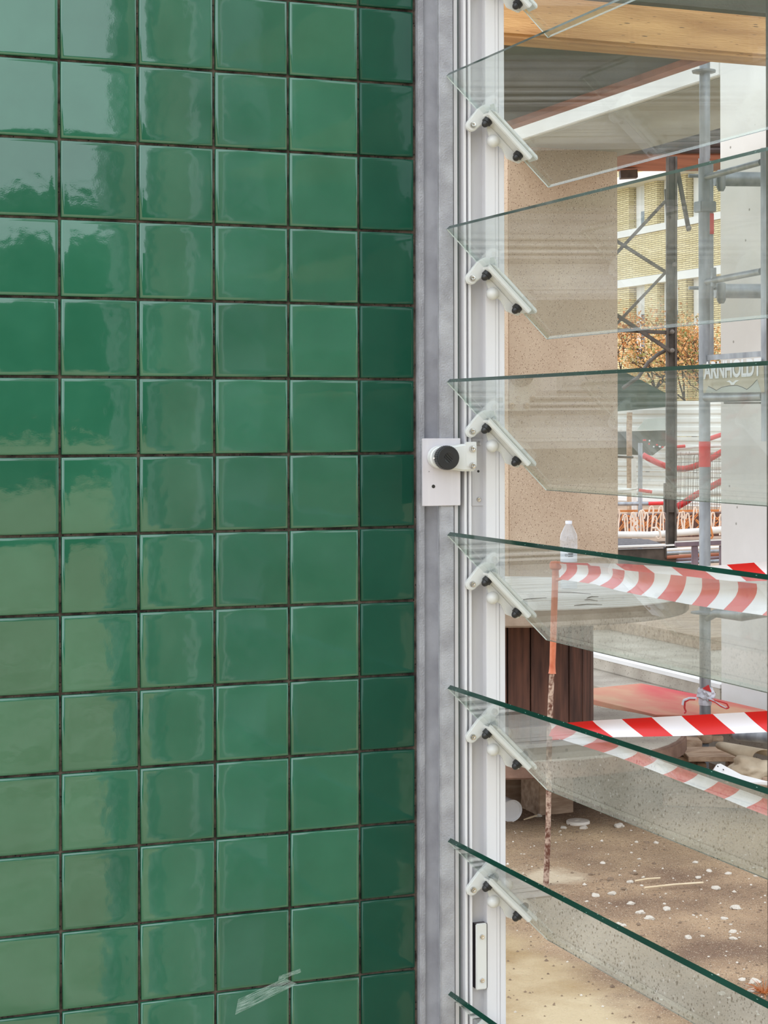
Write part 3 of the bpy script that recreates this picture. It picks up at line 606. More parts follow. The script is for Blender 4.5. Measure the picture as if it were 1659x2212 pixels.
# bottle on the table
bp0 = at_z(1228, 1272, .833)
sb = Vector((bp0.x, bp0.y, .833)); Zb = 7.8
bt = thing('water_bottle', 'clear plastic water bottle with white label standing on the reel table', 'bottle', sb)
H = 140*Zb/4000; r0 = 18.5*Zb/4000
pf = [(r0*.8, 0), (r0*.95, .004), (r0*.93, H*.12), (r0*.88, H*.14), (r0*.97, H*.17), (r0*.88, H*.25), (r0*.97, H*.3), (r0*.93, H*.4), (r0*.93, H*.58), (r0, H*.62), (r0*.98, H*.68), (r0*1.0, H*.72), (r0*.9, H*.80), (r0*.55, H*.90), (r0*.32, H*.95), (r0*.32, H*.965)]
MB().lathe(sb, (0, 0, 1), pf, 32).build('bottle_body', M['pet'], bt, smooth=True)
MB().lathe(sb+Vector((0, 0, H*.955)), (0, 0, 1), [(r0*.38, 0), (r0*.38, H*.045)], 24).build('bottle_cap', M['label'], bt, bevel=.001)
lb_ = MB().lathe(sb+Vector((0, 0, H*.40)), (0, 0, 1), [(r0*.945, 0), (r0*.945, H*.18)], 32).build('label_band', M['label'], bt, smooth=True)
vw = Vector((-SN, -CS, 0)); rt = Vector((CS, -SN, 0))
for (dx, dz, w_, h_) in ((.004, H*.52, .020, .005), (.004, H*.485, .020, .004)):
    c = sb+vw*(r0*.96)+rt*dx+Vector((0, 0, dz)); MB().bar(c-rt*w_/2, c+rt*w_/2, .002, h_).build('print_bar', M['ink'], lb_)
c = sb+vw*(r0*.93)+rt*(-.014)+Vector((0, 0, H*.5)); ring_ = [c+rt*math.cos(t)*.0045+Vector((0, 0, math.sin(t)*.005)) for t in [i*math.pi/6 for i in range(12)]]
MB().tube(ring_, .0007, 5).build('print_ring', M['ink'], lb_)
# twigs on table top
for i, (x, y, x2, y2) in enumerate(((1195, 1280, 1275, 1284), (1267, 1293, 1292, 1290), (1262, 1297, 1290, 1299), (1240, 1309, 1300, 1307), (1105, 1300, 1180, 1292))):
    a, b = at_z(x, y, .836), at_z(x2, y2, .836); m_ = (a+b)/2+Vector((.01, .03, 0))
    tag(MB().tube([a, a.lerp(m_, .6), m_, b], [.0012, .002, .002, .001], 6).build('twig', M['bark'], org=a), 'thin dark twig lying on the pale reel table top', 'twig', 'twigs on the reel table')
yb = at_z(1093, 1318, .833)
tag(MB().lathe((yb.x, yb.y, .833), (0, 0, 1), [(.03, 0), (.033, .05), (.02, .06), (0, .06)], 16).build('plastic_lid', M['yellow'], smooth=True, org=(yb.x, yb.y, .833)), 'lime yellow plastic lid at the left edge of the reel table', 'lid')

# ================================================================== stake and tapes
s0 = at_z(1175, 1912, 0); Zs = 6.03
stt = wp(1200, 1206, Zs); s0 = Vector((s0.x, s0.y, -.06))
stake = thing('rebar_stake', 'thin rusty rebar stake with an orange plastic sleeve on top', 'stake', s0)
mid = s0.lerp(stt, .66)
pts = [s0.lerp(stt, t)+Vector((.003*math.sin(t*9), 0, 0)) for t in [i/12 for i in range(9)]]
MB().tube(pts, [.0084+.001*random.random() for _ in pts], 12).build('rod', M['rust'], stake, smooth=True)
slv = [s0.lerp(stt, t) for t in (.665, .67, .69, .8, .95, .97)]
MB().tube(slv, [.013, .0115, .0098, .0108, .0108, .0108], 14).build('sleeve', M['orange'], stake, smooth=True)
MB().lathe(s0.lerp(stt, .965), stt-s0, [(.0125, 0), (.019, .006), (.02, .02), (.016, .028), (0, .03)], 18).build('cap', M['orange'], stake, smooth=True)
MB().tube([wp(1203, 1216, Zs-.02), wp(1219, 1222, Zs-.03), wp(1226, 1238, Zs-.03), wp(1215, 1250, Zs-.02), wp(1200, 1254, Zs-.02)], .005, 8).build('tie_loop', M['orange'], stake, smooth=True)

def ribbon(path, wid, mat, curl=.18, th=.0004, n=60, us=0, per=1.0, wav=.0):
    """path: list of (t, top point, bottom point) keys"""
    mb = MB(); mb.uv = []; m = 6; L = 0; last = None
    for i in range(n+1):
        t = i/n
        for j in range(len(path)-1):
            if path[j][0] <= t <= path[j+1][0]+1e-9: break
        a, b = path[j], path[j+1]; f = (t-a[0])/(b[0]-a[0])
        T = a[1].lerp(b[1], f); B = a[2].lerp(b[2], f); c = (T+B)/2
        if last is not None: L += (c-last).length
        last = c; d = (path[-1][1]-path[0][1]).normalized(); nr = d.cross(B-T).normalized(); wv = (B-T).length
        for k in range(m+1):
            s = k/m; p = T.lerp(B, s)+nr*(curl*wv*math.sin(math.pi*s)*(1+.4*math.sin(t*7))+wav*math.sin(t*23+s*5)*wv)
            mb.v.append(p); mb.uv.append((L*per+us, s*.072))
        if i:
            for k in range(m):
                q = i*(m+1)+k; mb.f.append((q-m-1, q, q+1, q-m)); mb.m.append(0)
    return mb
def tape(keys, label, mat, **kw):
    path = [(t, wp(x, yt, Z), wp(x+dx, yb, Z)) for t, x, yt, yb, dx, Z in keys]
    o = ribbon(path, 0, mat, **kw); org = path[0][1]; o = o.build('barrier_tape', mat, keep=True, org=org, smooth=True)
    return tag(o, label, 'tape')
tape([(0, 1208, 1218, 1252, 0, 6.0), (.25, 1290, 1224, 1263, -6, 5.55), (.4, 1340, 1232, 1277, -6, 5.3), (.7, 1480, 1246, 1306, 0, 4.75), (1, 1720, 1272, 1342, 0, 3.95)], 'red and white tape coming forward from the stake top, upper front band', M['tape'], curl=.22, wav=.03, us=.04, per=.75)
tape([(0, 1208, 1216, 1250, 0, 6.08), (.3, 1350, 1219, 1246, 0, 6.15), (.6, 1480, 1228, 1258, 0, 6.2), (1, 1720, 1210, 1256, 0, 6.3)], 'red and white tape running level behind the upper front band', M['tape2'], curl=.12, us=.1)
tape([(0, 1184, 1565, 1600, 0, 6.08), (.2, 1290, 1557, 1594, 0, 6.2), (.6, 1480, 1547, 1591, 0, 6.3), (1, 1720, 1534, 1580, 0, 6.35)], 'bright red and white tape running level above the pallet', M['tape2'], curl=.15, us=.03, per=.9)
tape([(0, 1184, 1560, 1590, 0, 6.0), (.27, 1330, 1608, 1635, 0, 5.6), (.55, 1480, 1664, 1694, 0, 5.15), (1, 1720, 1752, 1790, 0, 4.5)], 'red and white tape sloping down toward the front, lowest of the tapes', M['tape'], curl=.2, wav=.02, us=.06, per=.75)

# ================================================================== scaffold
ZP = 7.8
sx = wp(1522, 900, ZP); SX = sx.x; SY = sx.y
scf = thing('scaffold_frame', 'galvanised scaffold frame with tubes, couplers and screw jack before pale wall', 'scaffold', (SX, SY, 0))
def zy(y, Z=ZP): return CAMZ+(HY-y)/FPX*Z
def sp(px, py): return at_x(px, py, SX)
def sb_(px, py): return at_x(px, py, SX-.034)
MB().tube([(SX, SY, zy(1592)), (SX, SY, zy(344))], .0238, 20).build('standard', M['pipe'], scf, smooth=True)
MB().tube([(SX+.004, SY, zy(344)), (SX+.004, SY, 3.05)], .0225, 20).build('upper_standard', M['pipe'], scf, smooth=True)
MB().lathe((SX, SY, zy(1010)), (0, 0, 1), [(.0245, 0), (.0245, zy(955)-zy(1010))], 20).build('red_band', M['redsticker'], scf, smooth=True)
MB().lathe((SX, SY, zy(156)), (0, 0, 1), [(.024, -.008), (.05, -.004), (.052, .004), (.024, .01)], 10).build('rosette', M['pipe'], scf)
MB().lathe((SX, SY, zy(1325)), (0, 0, 1), [(.024, -.008), (.06, -.003), (.06, .004), (.024, .01)], 16).build('rosette', M['pipe'], scf)
s2 = wp(1531.5, 900, ZP+.06); MB().tube([(s2.x, s2.y, zy(775, ZP+.06)), (s2.x, s2.y, zy(350, ZP+.06))], .021, 16).build('inner_tube', M['pipe'], scf, smooth=True)
MB().bar((s2.x-.0, s2.y-.022, zy(505)), (s2.x, s2.y-.022, zy(460)), .024, .002, up=(0, 1, 0)).build('red_sticker', M['redsticker'], scf)
MB().box((SX-.034, SY-.03, zy(460)), (SX+.042, SY+.03, zy(437))).build('coupler_plate', M['pipe'], scf, bevel=.003)
# jack
jz = zy(1600); th_ = MB(); nst = 150; prof = [(.0165+.0028*math.cos(i*math.pi), (zy(1592)+.03)*i/nst) for i in range(nst)]
th_.lathe((SX-.003, SY, -.0), (0, 0, 1), [(.0165+(.003 if i % 2 else -.001), .0+i*(zy(1590))/60) for i in range(60)], 14); th_.build('screw_jack', M['pipe'], scf, smooth=True)
MB().lathe((SX-.003, SY, zy(1605)), (0, 0, 1), [(.03, 0), (.034, .006), (.034, .028), (.028, .034)], 14).build('jack_nut', M['old_wood'], scf, bevel=.002)
a = Vector((SX, SY, zy(1597))); MB().bar(a, a+rt*.075, .022, .022).build('jack_handle', M['old_wood'], scf, bevel=.003)
MB().box((SX-.07, SY-.07, 0), (SX+.07, SY+.07, .008)).build('base_plate', M['pipe'], scf)
# second upright and rails in the Y direction
u2 = sp(1653, 900)
MB().tube([sp(1653, 955), sp(1653, 322)], .0165, 16).build('inner_upright', M['pipe'], scf, smooth=True)
MB().tube([sp(1518, 387), sp(1645, 352)], .0135, 12).build('ladder_rail', M['pipe'], scf, smooth=True)
MB().tube([sp(1518, 612), sp(1645, 588)], .014, 12).build('ladder_rail', M['pipe'], scf, smooth=True)
def xrail(y, r, name):
    a = wp(1545, y, ZP+.1); MB().tube([a+Vector((-.0, 0, 0)), a+Vector((.9, -.28, 0))], r, 16).build(name, M['pipe'], scf, smooth=True)
    MB().tube([a+Vector((-.11, .03, .012)), a+Vector((.02, 0, .012))], .008, 8).build('spigot', M['pipe'], scf, smooth=True)
    MB().lathe(a+Vector((.012, -.03, -.0)), (0, 0, 1), [(.012, -.055), (.02, -.04), (.02, .03), (.012, .035)], 10).build('coupler', M['pipe'], scf, smooth=True)
xrail(388, .031, 'cross_tube'); xrail(630, .031, 'cross_tube')
MB().tube([sp(1542, 620), sp(1542, 580)], .012, 10).build('pin', M['pipe'], scf, smooth=True)
MB().tube([sp(1518, 861), sp(1650, 857)], .0195, 16).build('bottom_ledger', M['pipe'], scf, smooth=True)
MB().tube([sp(1514, 1345)+Vector((0, 0, 0)), sp(1545, 1326), sp(1600, 1330), sp(1668, 1322)], [.012, .018, .026, .02], 12).build('low_brace', M['pipe'], scf, smooth=True)
MB().bar(sp(1520, 775), sp(1646, 766), .006, .022).build('flat_rail', M['pipe'], scf)
MB().bar(sp(1568, 872), sp(1646, 872), .02, .008).build('under_bar', M['dark_steel'], scf)
# banner board
bn = thing('name_board', 'beige board with white ARNHOLDT lettering and bird fixed in the scaffold', 'sign', sp(1585, 850))
bq = [sb_(1519, 850), sb_(1648, 849), sb_(1646, 782), sb_(1519, 788)]
MB().prism(bq, (.008, 0, 0)).build('board', M['banner'], bn)
def flatpoly(pts, off): return [sb_(x, y)-Vector((off, 0, 0)) for x, y in pts]
tx = bpy.data.curves.new('letters', 'FONT'); tx.body = 'ARNHOLDT'; tx.extrude = .0008; tx.offset = .028; tx.size = 1; tx.shear = 0.0; tx.space_character = .97
to = bpy.data.objects.new('letters', tx); C.objects.link(to); dg = bpy.context.evaluated_depsgraph_get()
me = bpy.data.meshes.new_from_object(to.evaluated_get(dg)); bpy.data.objects.remove(to); me.materials.clear(); me.materials.append(M['letter'])
xs = [v.co.x for v in me.vertices]; zs = [v.co.y for v in me.vertices]
A_, B_, D_ = sb_(1521, 821), sb_(1645, 814), sb_(1521, 783)
for v in me.vertices:
    u = (v.co.x-min(xs))/(max(xs)-min(xs)); h = (v.co.y-min(zs))/(max(zs)-min(zs))
    q = A_.lerp(B_, u)+(D_-A_)*h; v.co = Vector((q.x-.0015-(v.co.z if v.co.z < 0 else 0)*-1, q.y, q.z))-ORG[bn.name]
lo_ = bpy.data.objects.new('lettering', me); C.objects.link(lo_); lo_.parent = bn
bird = [(1570, 826), (1577, 823), (1583, 828), (1590, 823), (1598, 823), (1591, 827), (1586, 833), (1580, 833), (1576, 827)]
MB().prism(flatpoly(bird, .0005), (-.001, 0, 0)).build('bird_emblem', M['letter'], bn)
cr = [(1531, 836), (1548, 845), (1560, 838), (1575, 835), (1592, 834), (1604, 838), (1614, 843), (1624, 835), (1636, 822)]
MB().tube(flatpoly(cr, .001), .0012, 5).build('torn_edge', M['ink'], bn)
MB().prism(flatpoly([(1530, 836), (1548, 845), (1560, 838), (1575, 835), (1592, 834), (1604, 838), (1614, 843), (1636, 822), (1645, 849), (1524, 850)], .0003), (-.0004, 0, 0)).build('grey_patch', M['grey_sheet'], bn)
# bow of tape on the standard
bw = thing('tape_bow', 'knotted white and red tape tied round the scaffold foot', 'tape', (SX, SY, zy(1540)))
ZB = ZP-.04
bm = bmesh.new(); bmesh.ops.create_icosphere(bm, subdivisions=3, radius=1)
for v in bm.verts:
    f = 1+.35*noise.noise(v.co*2.4)+.12*noise.noise(v.co*7); v.co = Vector((v.co.x*f*.036, v.co.y*f*.036, v.co.z*f*.036))
vs_ = [v.co+Vector((SX+.002, SY-.006, zy(1500))) for v in bm.verts]; fs_ = [tuple(q.index for q in f.verts) for f in bm.faces]; bm.free()
MB().add(vs_, fs_).build('wrap', M['label'], bw)
MB().lathe((SX, SY, zy(1524)), (0, 0, 1), [(.0265, 0), (.028, .01), (.0275, .03), (.03, .04)], 14).build('lower_wrap', M['label'], bw)
def loop(pts, wd, mat, nm):
    mb = MB(); P3 = [wp(x, y, ZB) for x, y in pts]
    for i in range(len(P3)-1): mb.bar(P3[i], P3[i+1], .018, wd, up=(0, 0, 1))
    mb.build(nm, mat, bw)
loop([(1500, 1512), (1487, 1512), (1478, 1517), (1477, 1530), (1480, 1538), (1476, 1542)], .006, M['redsticker'], 'tail')
loop([(1503, 1510), (1489, 1509), (1475, 1514), (1473, 1524)], .006, M['label'], 'tail')
loop([(1530, 1513), (1543, 1518), (1555, 1527), (1567, 1532), (1573, 1530), (1568, 1521), (1555, 1517), (1541, 1514)], .005, M['redsticker'], 'loop')
loop([(1530, 1511), (1543, 1516), (1555, 1524), (1566, 1530)], .004, M['label'], 'loop')
MB().prism([wp(1516, 1489, ZB), wp(1530, 1481, ZB), wp(1536, 1497, ZB)], (0, .004, 0)).build('red_flap', M['redsticker'], bw)

# plywood sheet stained red on the raised level
def gp(x, y, z): return at_z(x, y, z)
pz = .26
ply = [gp(1240, 1498, pz), gp(1282, 1487, pz), gp(1384, 1477, pz), gp(1500, 1500, pz), gp(1652, 1535, pz), gp(1700, 1560, pz), gp(1700, 1552, pz), gp(1540, 1548, pz), gp(1415, 1545, pz), gp(1282, 1513, pz)]
tag(MB().prism(ply, (0, 0, -.022)).build('plywood_sheet', M['red_ply'], bevel=.002, org=ply[2]), 'plywood sheet stained pink-red lying by the scaffold foot', 'board')
a, b = gp(1286, 1512, .218)+Vector((.03, .06, 0)), gp(1425, 1543, .218)+Vector((.03, .06, 0))
tag(MB().bar(a, b, .05, .034).build('batten', M['plank'], org=a), 'dark batten under the front edge of the red plywood', 'timber')
q = gp(1600, 1590, .14)
tag(MB().tube([wp(1590, 1588, 7.2), wp(1700, 1600, 6.9)], .022, 14).build('loose_tube', M['pipe'], smooth=True, org=q), 'galvanised tube end just under the tape at the right edge', 'tube')

# pallet stack right of the reel
pal = thing('wooden_pallet', 'dusty wooden pallet behind the screw jack', 'pallet', gp(1560, 1680, 0))
Zp = 7.45
def zz(y): return CAMZ+(HY-y)/FPX*Zp
for (x0, x1, y0, y1, dz, m) in ((1436, 1605, 1624, 1630, .0, 'old_wood'), (1480, 1604, 1636, 1644, -.1, 'old_wood')):
    a, b = wp(x0, y0, Zp+dz), wp(x1, y0, Zp+dz); h = (y1-y0)/FPX*Zp
    MB().bar(a, b, .12, h+.004).build('deck_board', M[m], pal, bevel=.002)
for (x0, x1, y0, y1) in ((1570, 1604, 1645, 1674), (1440, 1485, 1632, 1650), (1500, 1520, 1645, 1690)):
    a = wp(x0, y1, Zp); b = wp(x1, y0, Zp); c = (a+b)/2; MB().bar((c.x-(b-a).length*.0-rt.x*(x1-x0)/2/FPX*Zp, c.y-rt.y*(x1-x0)/2/FPX*Zp, c.z), (c.x+rt.x*(x1-x0)/2/FPX*Zp, c.y+rt.y*(x1-x0)/2/FPX*Zp, c.z), .1, (y1-y0)/FPX*Zp).build('block', M['old_wood'], pal, bevel=.003)
a, b = wp(1436, 1600, Zp+.15), wp(1510, 1606, Zp+.15); MB().bar(a-Vector((0, 0, .03)), b-Vector((0, 0, .03)), .1, .09).build('block', M['old_wood'], pal, bevel=.004)
for k in range(3):
    a, b = gp(1430, 1704+k*12, .02), gp(1640, 1712+k*12, .02); MB().bar(a, b, .09, .03).build('bottom_board', M['old_wood'], pal, bevel=.002)
# rolled sheet and sack
def lump(pts, r, name, mat, label, cat, seg=10, sq=.7):
    c = pts[0]; bm = bmesh.new(); bmesh.ops.create_icosphere(bm, subdivisions=4, radius=1)
    for v in bm.verts:
        n_ = noise.noise(v.co*1.7+Vector((c.x*3, c.y, 0)))*.35+noise.noise(v.co*5)*.12
        v.co = Vector((v.co.x*r[0]*(1+n_), v.co.y*r[1]*(1+n_), max(v.co.z, -.75)*r[2]*(1+n_)))
    me = bpy.data.meshes.new(name); bm.to_mesh(me); bm.free(); me.materials.append(mat); me.shade_smooth()
    o = bpy.data.objects.new(name, me); C.objects.link(o); o.location = c; tag(o, label, cat); return o
lump([wp(1628, 1668, 7.1)], (.10, .1, .055), 'crumpled_sack', M['cloth'], 'crumpled beige sack slumped beside the pallet', 'sack')
lump([wp(1668, 1704, 6.9)], (.06, .06, .035), 'dirty_rag', M['old_wood'], 'small brown rag at the right edge below the beige sack', 'rag')
mb = MB(); pts = []
for i in range(16):
    t = i/15*math.pi*1.5; pts.append((.022*math.cos(t), .016*math.sin(t)))
a, b = wp(1556, 1612, 7.3), wp(1650, 1640, 7.1); d = (b-a); vs = []; 
for i, (u_, v_) in enumerate(pts):
    o_ = rt*u_+Vector((0, 0, v_)); vs += [a+o_, b+o_*2.2]
mb.add(vs, [(2*i, 2*i+2, 2*i+3, 2*i+1) for i in range(15)])
ro = mb.build('curled_card', M['cloth'], smooth=True, org=a); ro.modifiers.new('t', 'SOLIDIFY').thickness = .003
tag(ro, 'curled beige cardboard lying on the pallet', 'cardboard')
bd = [wp(1548, 1652, 7.0), wp(1555, 1651, 7.0), wp(1600, 1675, 6.9), wp(1662, 1691, 6.8), wp(1662, 1698, 6.8), wp(1600, 1692, 6.85), wp(1540, 1664, 6.95)]
wb = thing('white_board', 'white board with small drilled holes lying tilted below the pallet', 'board', bd[0])
MB().prism(bd, (0, .01, -.006)).build('panel', M['paper'], wb)
for (x, y) in ((1549, 1657), (1561, 1664), (1590, 1680)): MB().lathe(wp(x, y, 6.94), (-SN, -CS, 0), [(.0022, -.004), (.0022, .004), (0, .004)], 8).build('hole', M['socket'], wb)

# ================================================================== litter on the sand
cupc = at_z(1103, 1752, .04); 
cup = thing('paper_cup', 'white paper cup lying on its side at the foot of the jamb', 'cup', cupc)
ax_ = Vector((SN*.0-.25, -.93, -.18)); 
MB().lathe(cupc, (-.05, -.97, -.12), [(.028, -.10), (.040, 0), (.043, .002), (.043, -.002), (.038, .0), (.036, -.004), (0, -.004)], 28).build('cup_wall', M['paper'], cup, smooth=True)
wsh = at_z(1247, 1776, .008)
tag(MB().lathe((wsh.x, wsh.y, 0.0), (0, 0, 1), [(.012, .006), (.012, .012), (.042, .013), (.044, .010), (.044, -.002)], 32).build('flat_disc', M['rock'], smooth=True, org=wsh), 'flat pale disc with a centre hole lying on the sand', 'disc')
for (x0, y0, x1, y1, r, lb) in ((1390, 1919, 1517, 1908, .0032, 'long straw-coloured stick on the sand'), (1370, 1904, 1424, 1898, .003, 'short straw-coloured stick on the sand')):
    a, b = at_z(x0, y0, .012), at_z(x1, y1, .012); tag(MB().tube([a, a.lerp(b, .5)+Vector((0, 0, .002)), b], r, 7).build('stick', M['straw'], smooth=True, org=a), lb, 'stick')
a, b = at_z(1130, 1771, .01), at_z(1158, 1762, .01)
tag(MB().tube([a, a.lerp(b, .5), b], [.002, .004, .003], 7).build('splinter', M['straw'], org=a), 'pale bent wood splinter beside the rusty rod foot of the block', 'stick')
rock_me = []
for i in range(6):
    bm = bmesh.new(); bmesh.ops.create_icosphere(bm, subdivisions=2, radius=1)
    for v in bm.verts:
        f = 1+.45*noise.noise(v.co*1.3+Vector((i*7, 0, 0))); v.co = Vector((v.co.x*f*1.15, v.co.y*f*.9, max(v.co.z*f*.62, -.3)))
    for mt in ('rock', 'rock_dark'):
        me = bpy.data.meshes.new('stone'); bm.to_mesh(me); me.materials.append(M[mt]); me.shade_smooth(); me.set_sharp_from_angle(angle=.6); rock_me.append(me)
    bm.free()
big = [(1161, 1765, 8, 0), (1260, 1791, 9, 0), (1337, 1789, 12, 0), (1215, 1791, 7, 0), (1316, 1903, 9, 1), (1320, 1931, 9, 0), (1284, 1935, 9, 0), (1360, 1952, 8, 0), (1367, 1890, 8, 1),
       (1382, 1972, 9, 0), (1438, 1966, 9, 0), (1359, 1908, 8, 0), (1400, 1985, 10, 0), (1345, 1922, 7, 1), (1571, 1889, 7, 0), (1545, 1920, 10, 0), (1588, 1964, 11, 0), (1485, 2028, 9, 0),
       (1515, 2025, 5, 0), (1580, 2014, 9, 0), (1582, 2031, 8, 0), (1506, 1896, 7, 0), (1530, 1882, 7, 0), (1500, 1865, 6, 0), (1395, 1823, 6, 1), (1373, 1822, 5, 0), (1415, 1822, 6, 0),
       (1562, 1987, 7, 0), (1377, 1997, 6, 1), (1345, 1999, 7, 0), (1335, 1996, 6, 0), (1555, 2150, 9, 0), (1600, 2120, 8, 0), (1628, 2124, 13, 0), (1621, 2145, 9, 0), (1610, 2155, 7, 0), (1300, 1868, 6, 0), (1275, 1892, 6, 1)]
def rock(p, r, dark, grp, label):
    o = bpy.data.objects.new('stone', rock_me[random.randrange(6)*2+dark]); C.objects.link(o)
    o.location = p; o.scale = (r, r, r); o.rotation_euler = (0, 0, random.uniform(0, 6.28)); tag(o, label, 'stone', grp)
own = {(1337, 1789): 'flat cream stone right of the flat pale disc, by the glass edge', (1260, 1791): 'grey-white stone just below the flat pale disc', (1588, 1964): 'large pale stone at right between the two lowest louvers',
       (1485, 2028): 'rounded white stone close above the lowest full louver edge', (1545, 1920): 'flat white stone right of the long straw stick', (1628, 2124): 'largest pale stone, beside the dry orange weed'}
for (x, y, r, d) in big:
    p = at_z(x, y, 0); Zr = 6000/(y-HY); lb = own.get((x, y)); g_, l_ = (('brown clods on the sand', 'small brown clod lying loose on the sand') if d else ('pale stones on the sand', 'small pale stone lying loose on the brown sand'))
    rock((p.x, p.y, gz(p.x, p.y)+.001), r/FPX*Zr, d, g_, lb or l_)
for i in range(130):
    p = None
    while p is None:
        x, y = random.uniform(1095, 1655), random.uniform(1790, 2190)
        if x < 1100+(y-1900)*1.3 and y > 2000: continue
        p = at_z(x, y, 0)
    Zr = 6000/(y-HY); d = int(random.random() < .55); g_, l_ = (('brown clods on the sand', 'small brown clod lying loose on the sand') if d else ('pale stones on the sand', 'small pale stone lying loose on the brown sand'))
    rock((p.x, p.y, gz(p.x, p.y)), random.uniform(1.5, 4.2)/FPX*Zr, d, g_, l_)
# gravel grit: one uncountable mass
gm = MB()
for i in range(3600):
    x, y = random.uniform(1.75, 4.3), random.uniform(3.6, 7.6); r = random.uniform(.002, .0055)*(1 if random.random() < .9 else 1.6); z = gz(x, y)+r*.1
    a = random.uniform(0, 6.28); ca, sa = math.cos(a)*r, math.sin(a)*r
    gm.add([(x+ca, y+sa, z), (x-sa, y+ca, z), (x-ca*.8, y-sa*.8, z), (x+sa, y-ca, z), (x, y, z+r*.8)], [(0, 1, 4), (1, 2, 4), (2, 3, 4), (3, 0, 4)], int(i % 6 > 0))
tag(gm.build('grit', [M['rock'], M['rock_dark']]), 'loose grit strewn over the sand', 'gravel', kind='stuff')
wd_ = MB(); wc = at_z(1648, 2150, 0)
for i in range(46):
    a = random.uniform(0, 6.28); l = random.uniform(.02, .05); d = Vector((math.cos(a)*l, math.sin(a)*l, random.uniform(.01, .05))); wd_.tube([wc, wc+d*.6, wc+d+Vector((0, 0, -.01))], [.0008, .0008, .0004], 4)
tag(wd_.build('dry_weed', M['weed'], org=wc), 'tuft of dry orange weed at the lower right edge', 'plant')

# ================================================================== dark steel column with braces, canopy
ZC = 14.5
col = thing('steel_column', 'tall dark steel column with bolted diagonal braces before the brick building', 'column', wp(1449, 1200, ZC))
def cz(x, y, dz=0): return wp(x, y, ZC+dz)
def cbar(x0, y0, x1, y1, wpx, nm='brace', mat='brace', dz=0, t=.03):
    a, b = cz(x0, y0, dz), cz(x1, y1, dz); MB().bar(a, b, t, wpx/FPX*ZC, up=vw.cross(b-a)).build(nm, M[mat], col, bevel=.003)
MB().bar(cz(1449, 1198), cz(1452, 340), 24/FPX*ZC*.85, .06, up=(SN, CS, 0)).build('column_web', M['dark_steel'], col, bevel=.004)
for dx in (-9, 9): MB().bar(cz(1449+dx, 1198, -.04), cz(1452+dx, 340, -.04), 5/FPX*ZC, .05, up=(SN, CS, 0)).build('column_flange', M['dark_steel'], col, bevel=.003)
cbar(1438, 436, 1310, 572, 7); cbar(1330, 520, 1440, 590, 7, dz=.06); cbar(1438, 590, 1330, 703, 6); cbar(1330, 680, 1452, 762, 8, mat='dark_steel', dz=-.06)
cbar(1330, 714, 1450, 720, 8, mat='dark_steel', dz=-.03); cbar(1465, 372, 1489, 500, 9, mat='dark_steel'); cbar(1438, 410, 1442, 465, 5)
MB().tube([cz(1440, 757), cz(1420, 768), cz(1400, 785), cz(1380, 815), cz(1345, 840)], .015, 8).build('bent_rod', M['brace'], col, smooth=True)
for (x, y) in ((1452, 718), (1452, 758), (1489, 494), (1457, 573)): MB().lathe(cz(x, y, -.09), vw, [(.018, 0), (.018, .02), (0, .024)], 8).build('bolt', M['brace'], col)
MB().bar(cz(1447, 1108, -.02), cz(1447, 1045, -.02), 26/FPX*ZC, .07, up=(SN, CS, 0)).build('splice_plate', M['dark_steel'], col, bevel=.003)
MB().bar(cz(1449, 1206, -.02), cz(1449, 1184, -.02), 30/FPX*ZC, .09, up=(SN, CS, 0)).build('base_bracket', M['dark_steel'], col, bevel=.003)
bm_ = thing('steel_sill_beam', 'dark steel beam on the ground at the column foot', 'beam', cz(1390, 1206))
MB().bar(cz(1290, 1222), cz(1458, 1218), .09, 66/FPX*ZC).build('web', M['dark_steel'], bm_, bevel=.003)
MB().bar(cz(1290, 1184, -.04), cz(1455, 1178, -.04), .1, .012).build('pale_edge', M['whitepipe'], bm_)
tag(MB().prism([cz(1312, 1182, .3), cz(1436, 1178, .2), cz(1400, 1166, 1.3), cz(1312, 1163, 1.3)], (0, 0, -.02)).build('roofing_felt', M['bitumen'], org=cz(1340, 1175)), 'dark gritty felt sheet lying behind the steel sill beam', 'sheet')

cn = thing('site_canopy', 'reddish timber canopy with dark corrugated edge above brick building', 'canopy', wp(1360, 1200, 15.2))
cz0 = CAMZ+(HY-371)/FPX*15.6
MB().prism([wp(1250, 371, 15.6), wp(1560, 371, 15.6), wp(1560, 371, 15.6)+Vector((-.25, -.9, 0)), wp(1250, 371, 15.6)+Vector((-.25, -.9, 0))], (0, 0, .03)).build('soffit_board', M['red_wood'], cn)
e0, e1 = wp(1250, 371, 15.6)+Vector((-.27, -.95, .0)), wp(1600, 371, 15.6)+Vector((-.27, -.95, .0))
for k in range(24): MB().tube([e0+Vector((0, 0, .03+.045*k)), e1+Vector((0, 0, .03+.045*k))], .026, 8).build('corrugation', M['corr'], cn, smooth=True)
MB().bar(wp(1340, 379, 15.4), wp(1377, 377, 15.4), .1, .065).build('joist_end', M['dark_steel'], cn)
MB().bar(wp(1300, 1250, 14.2), wp(1300, 371, 14.2), .1, .1, up=(0, 1, 0)).build('post', M['dark_steel'], cn)

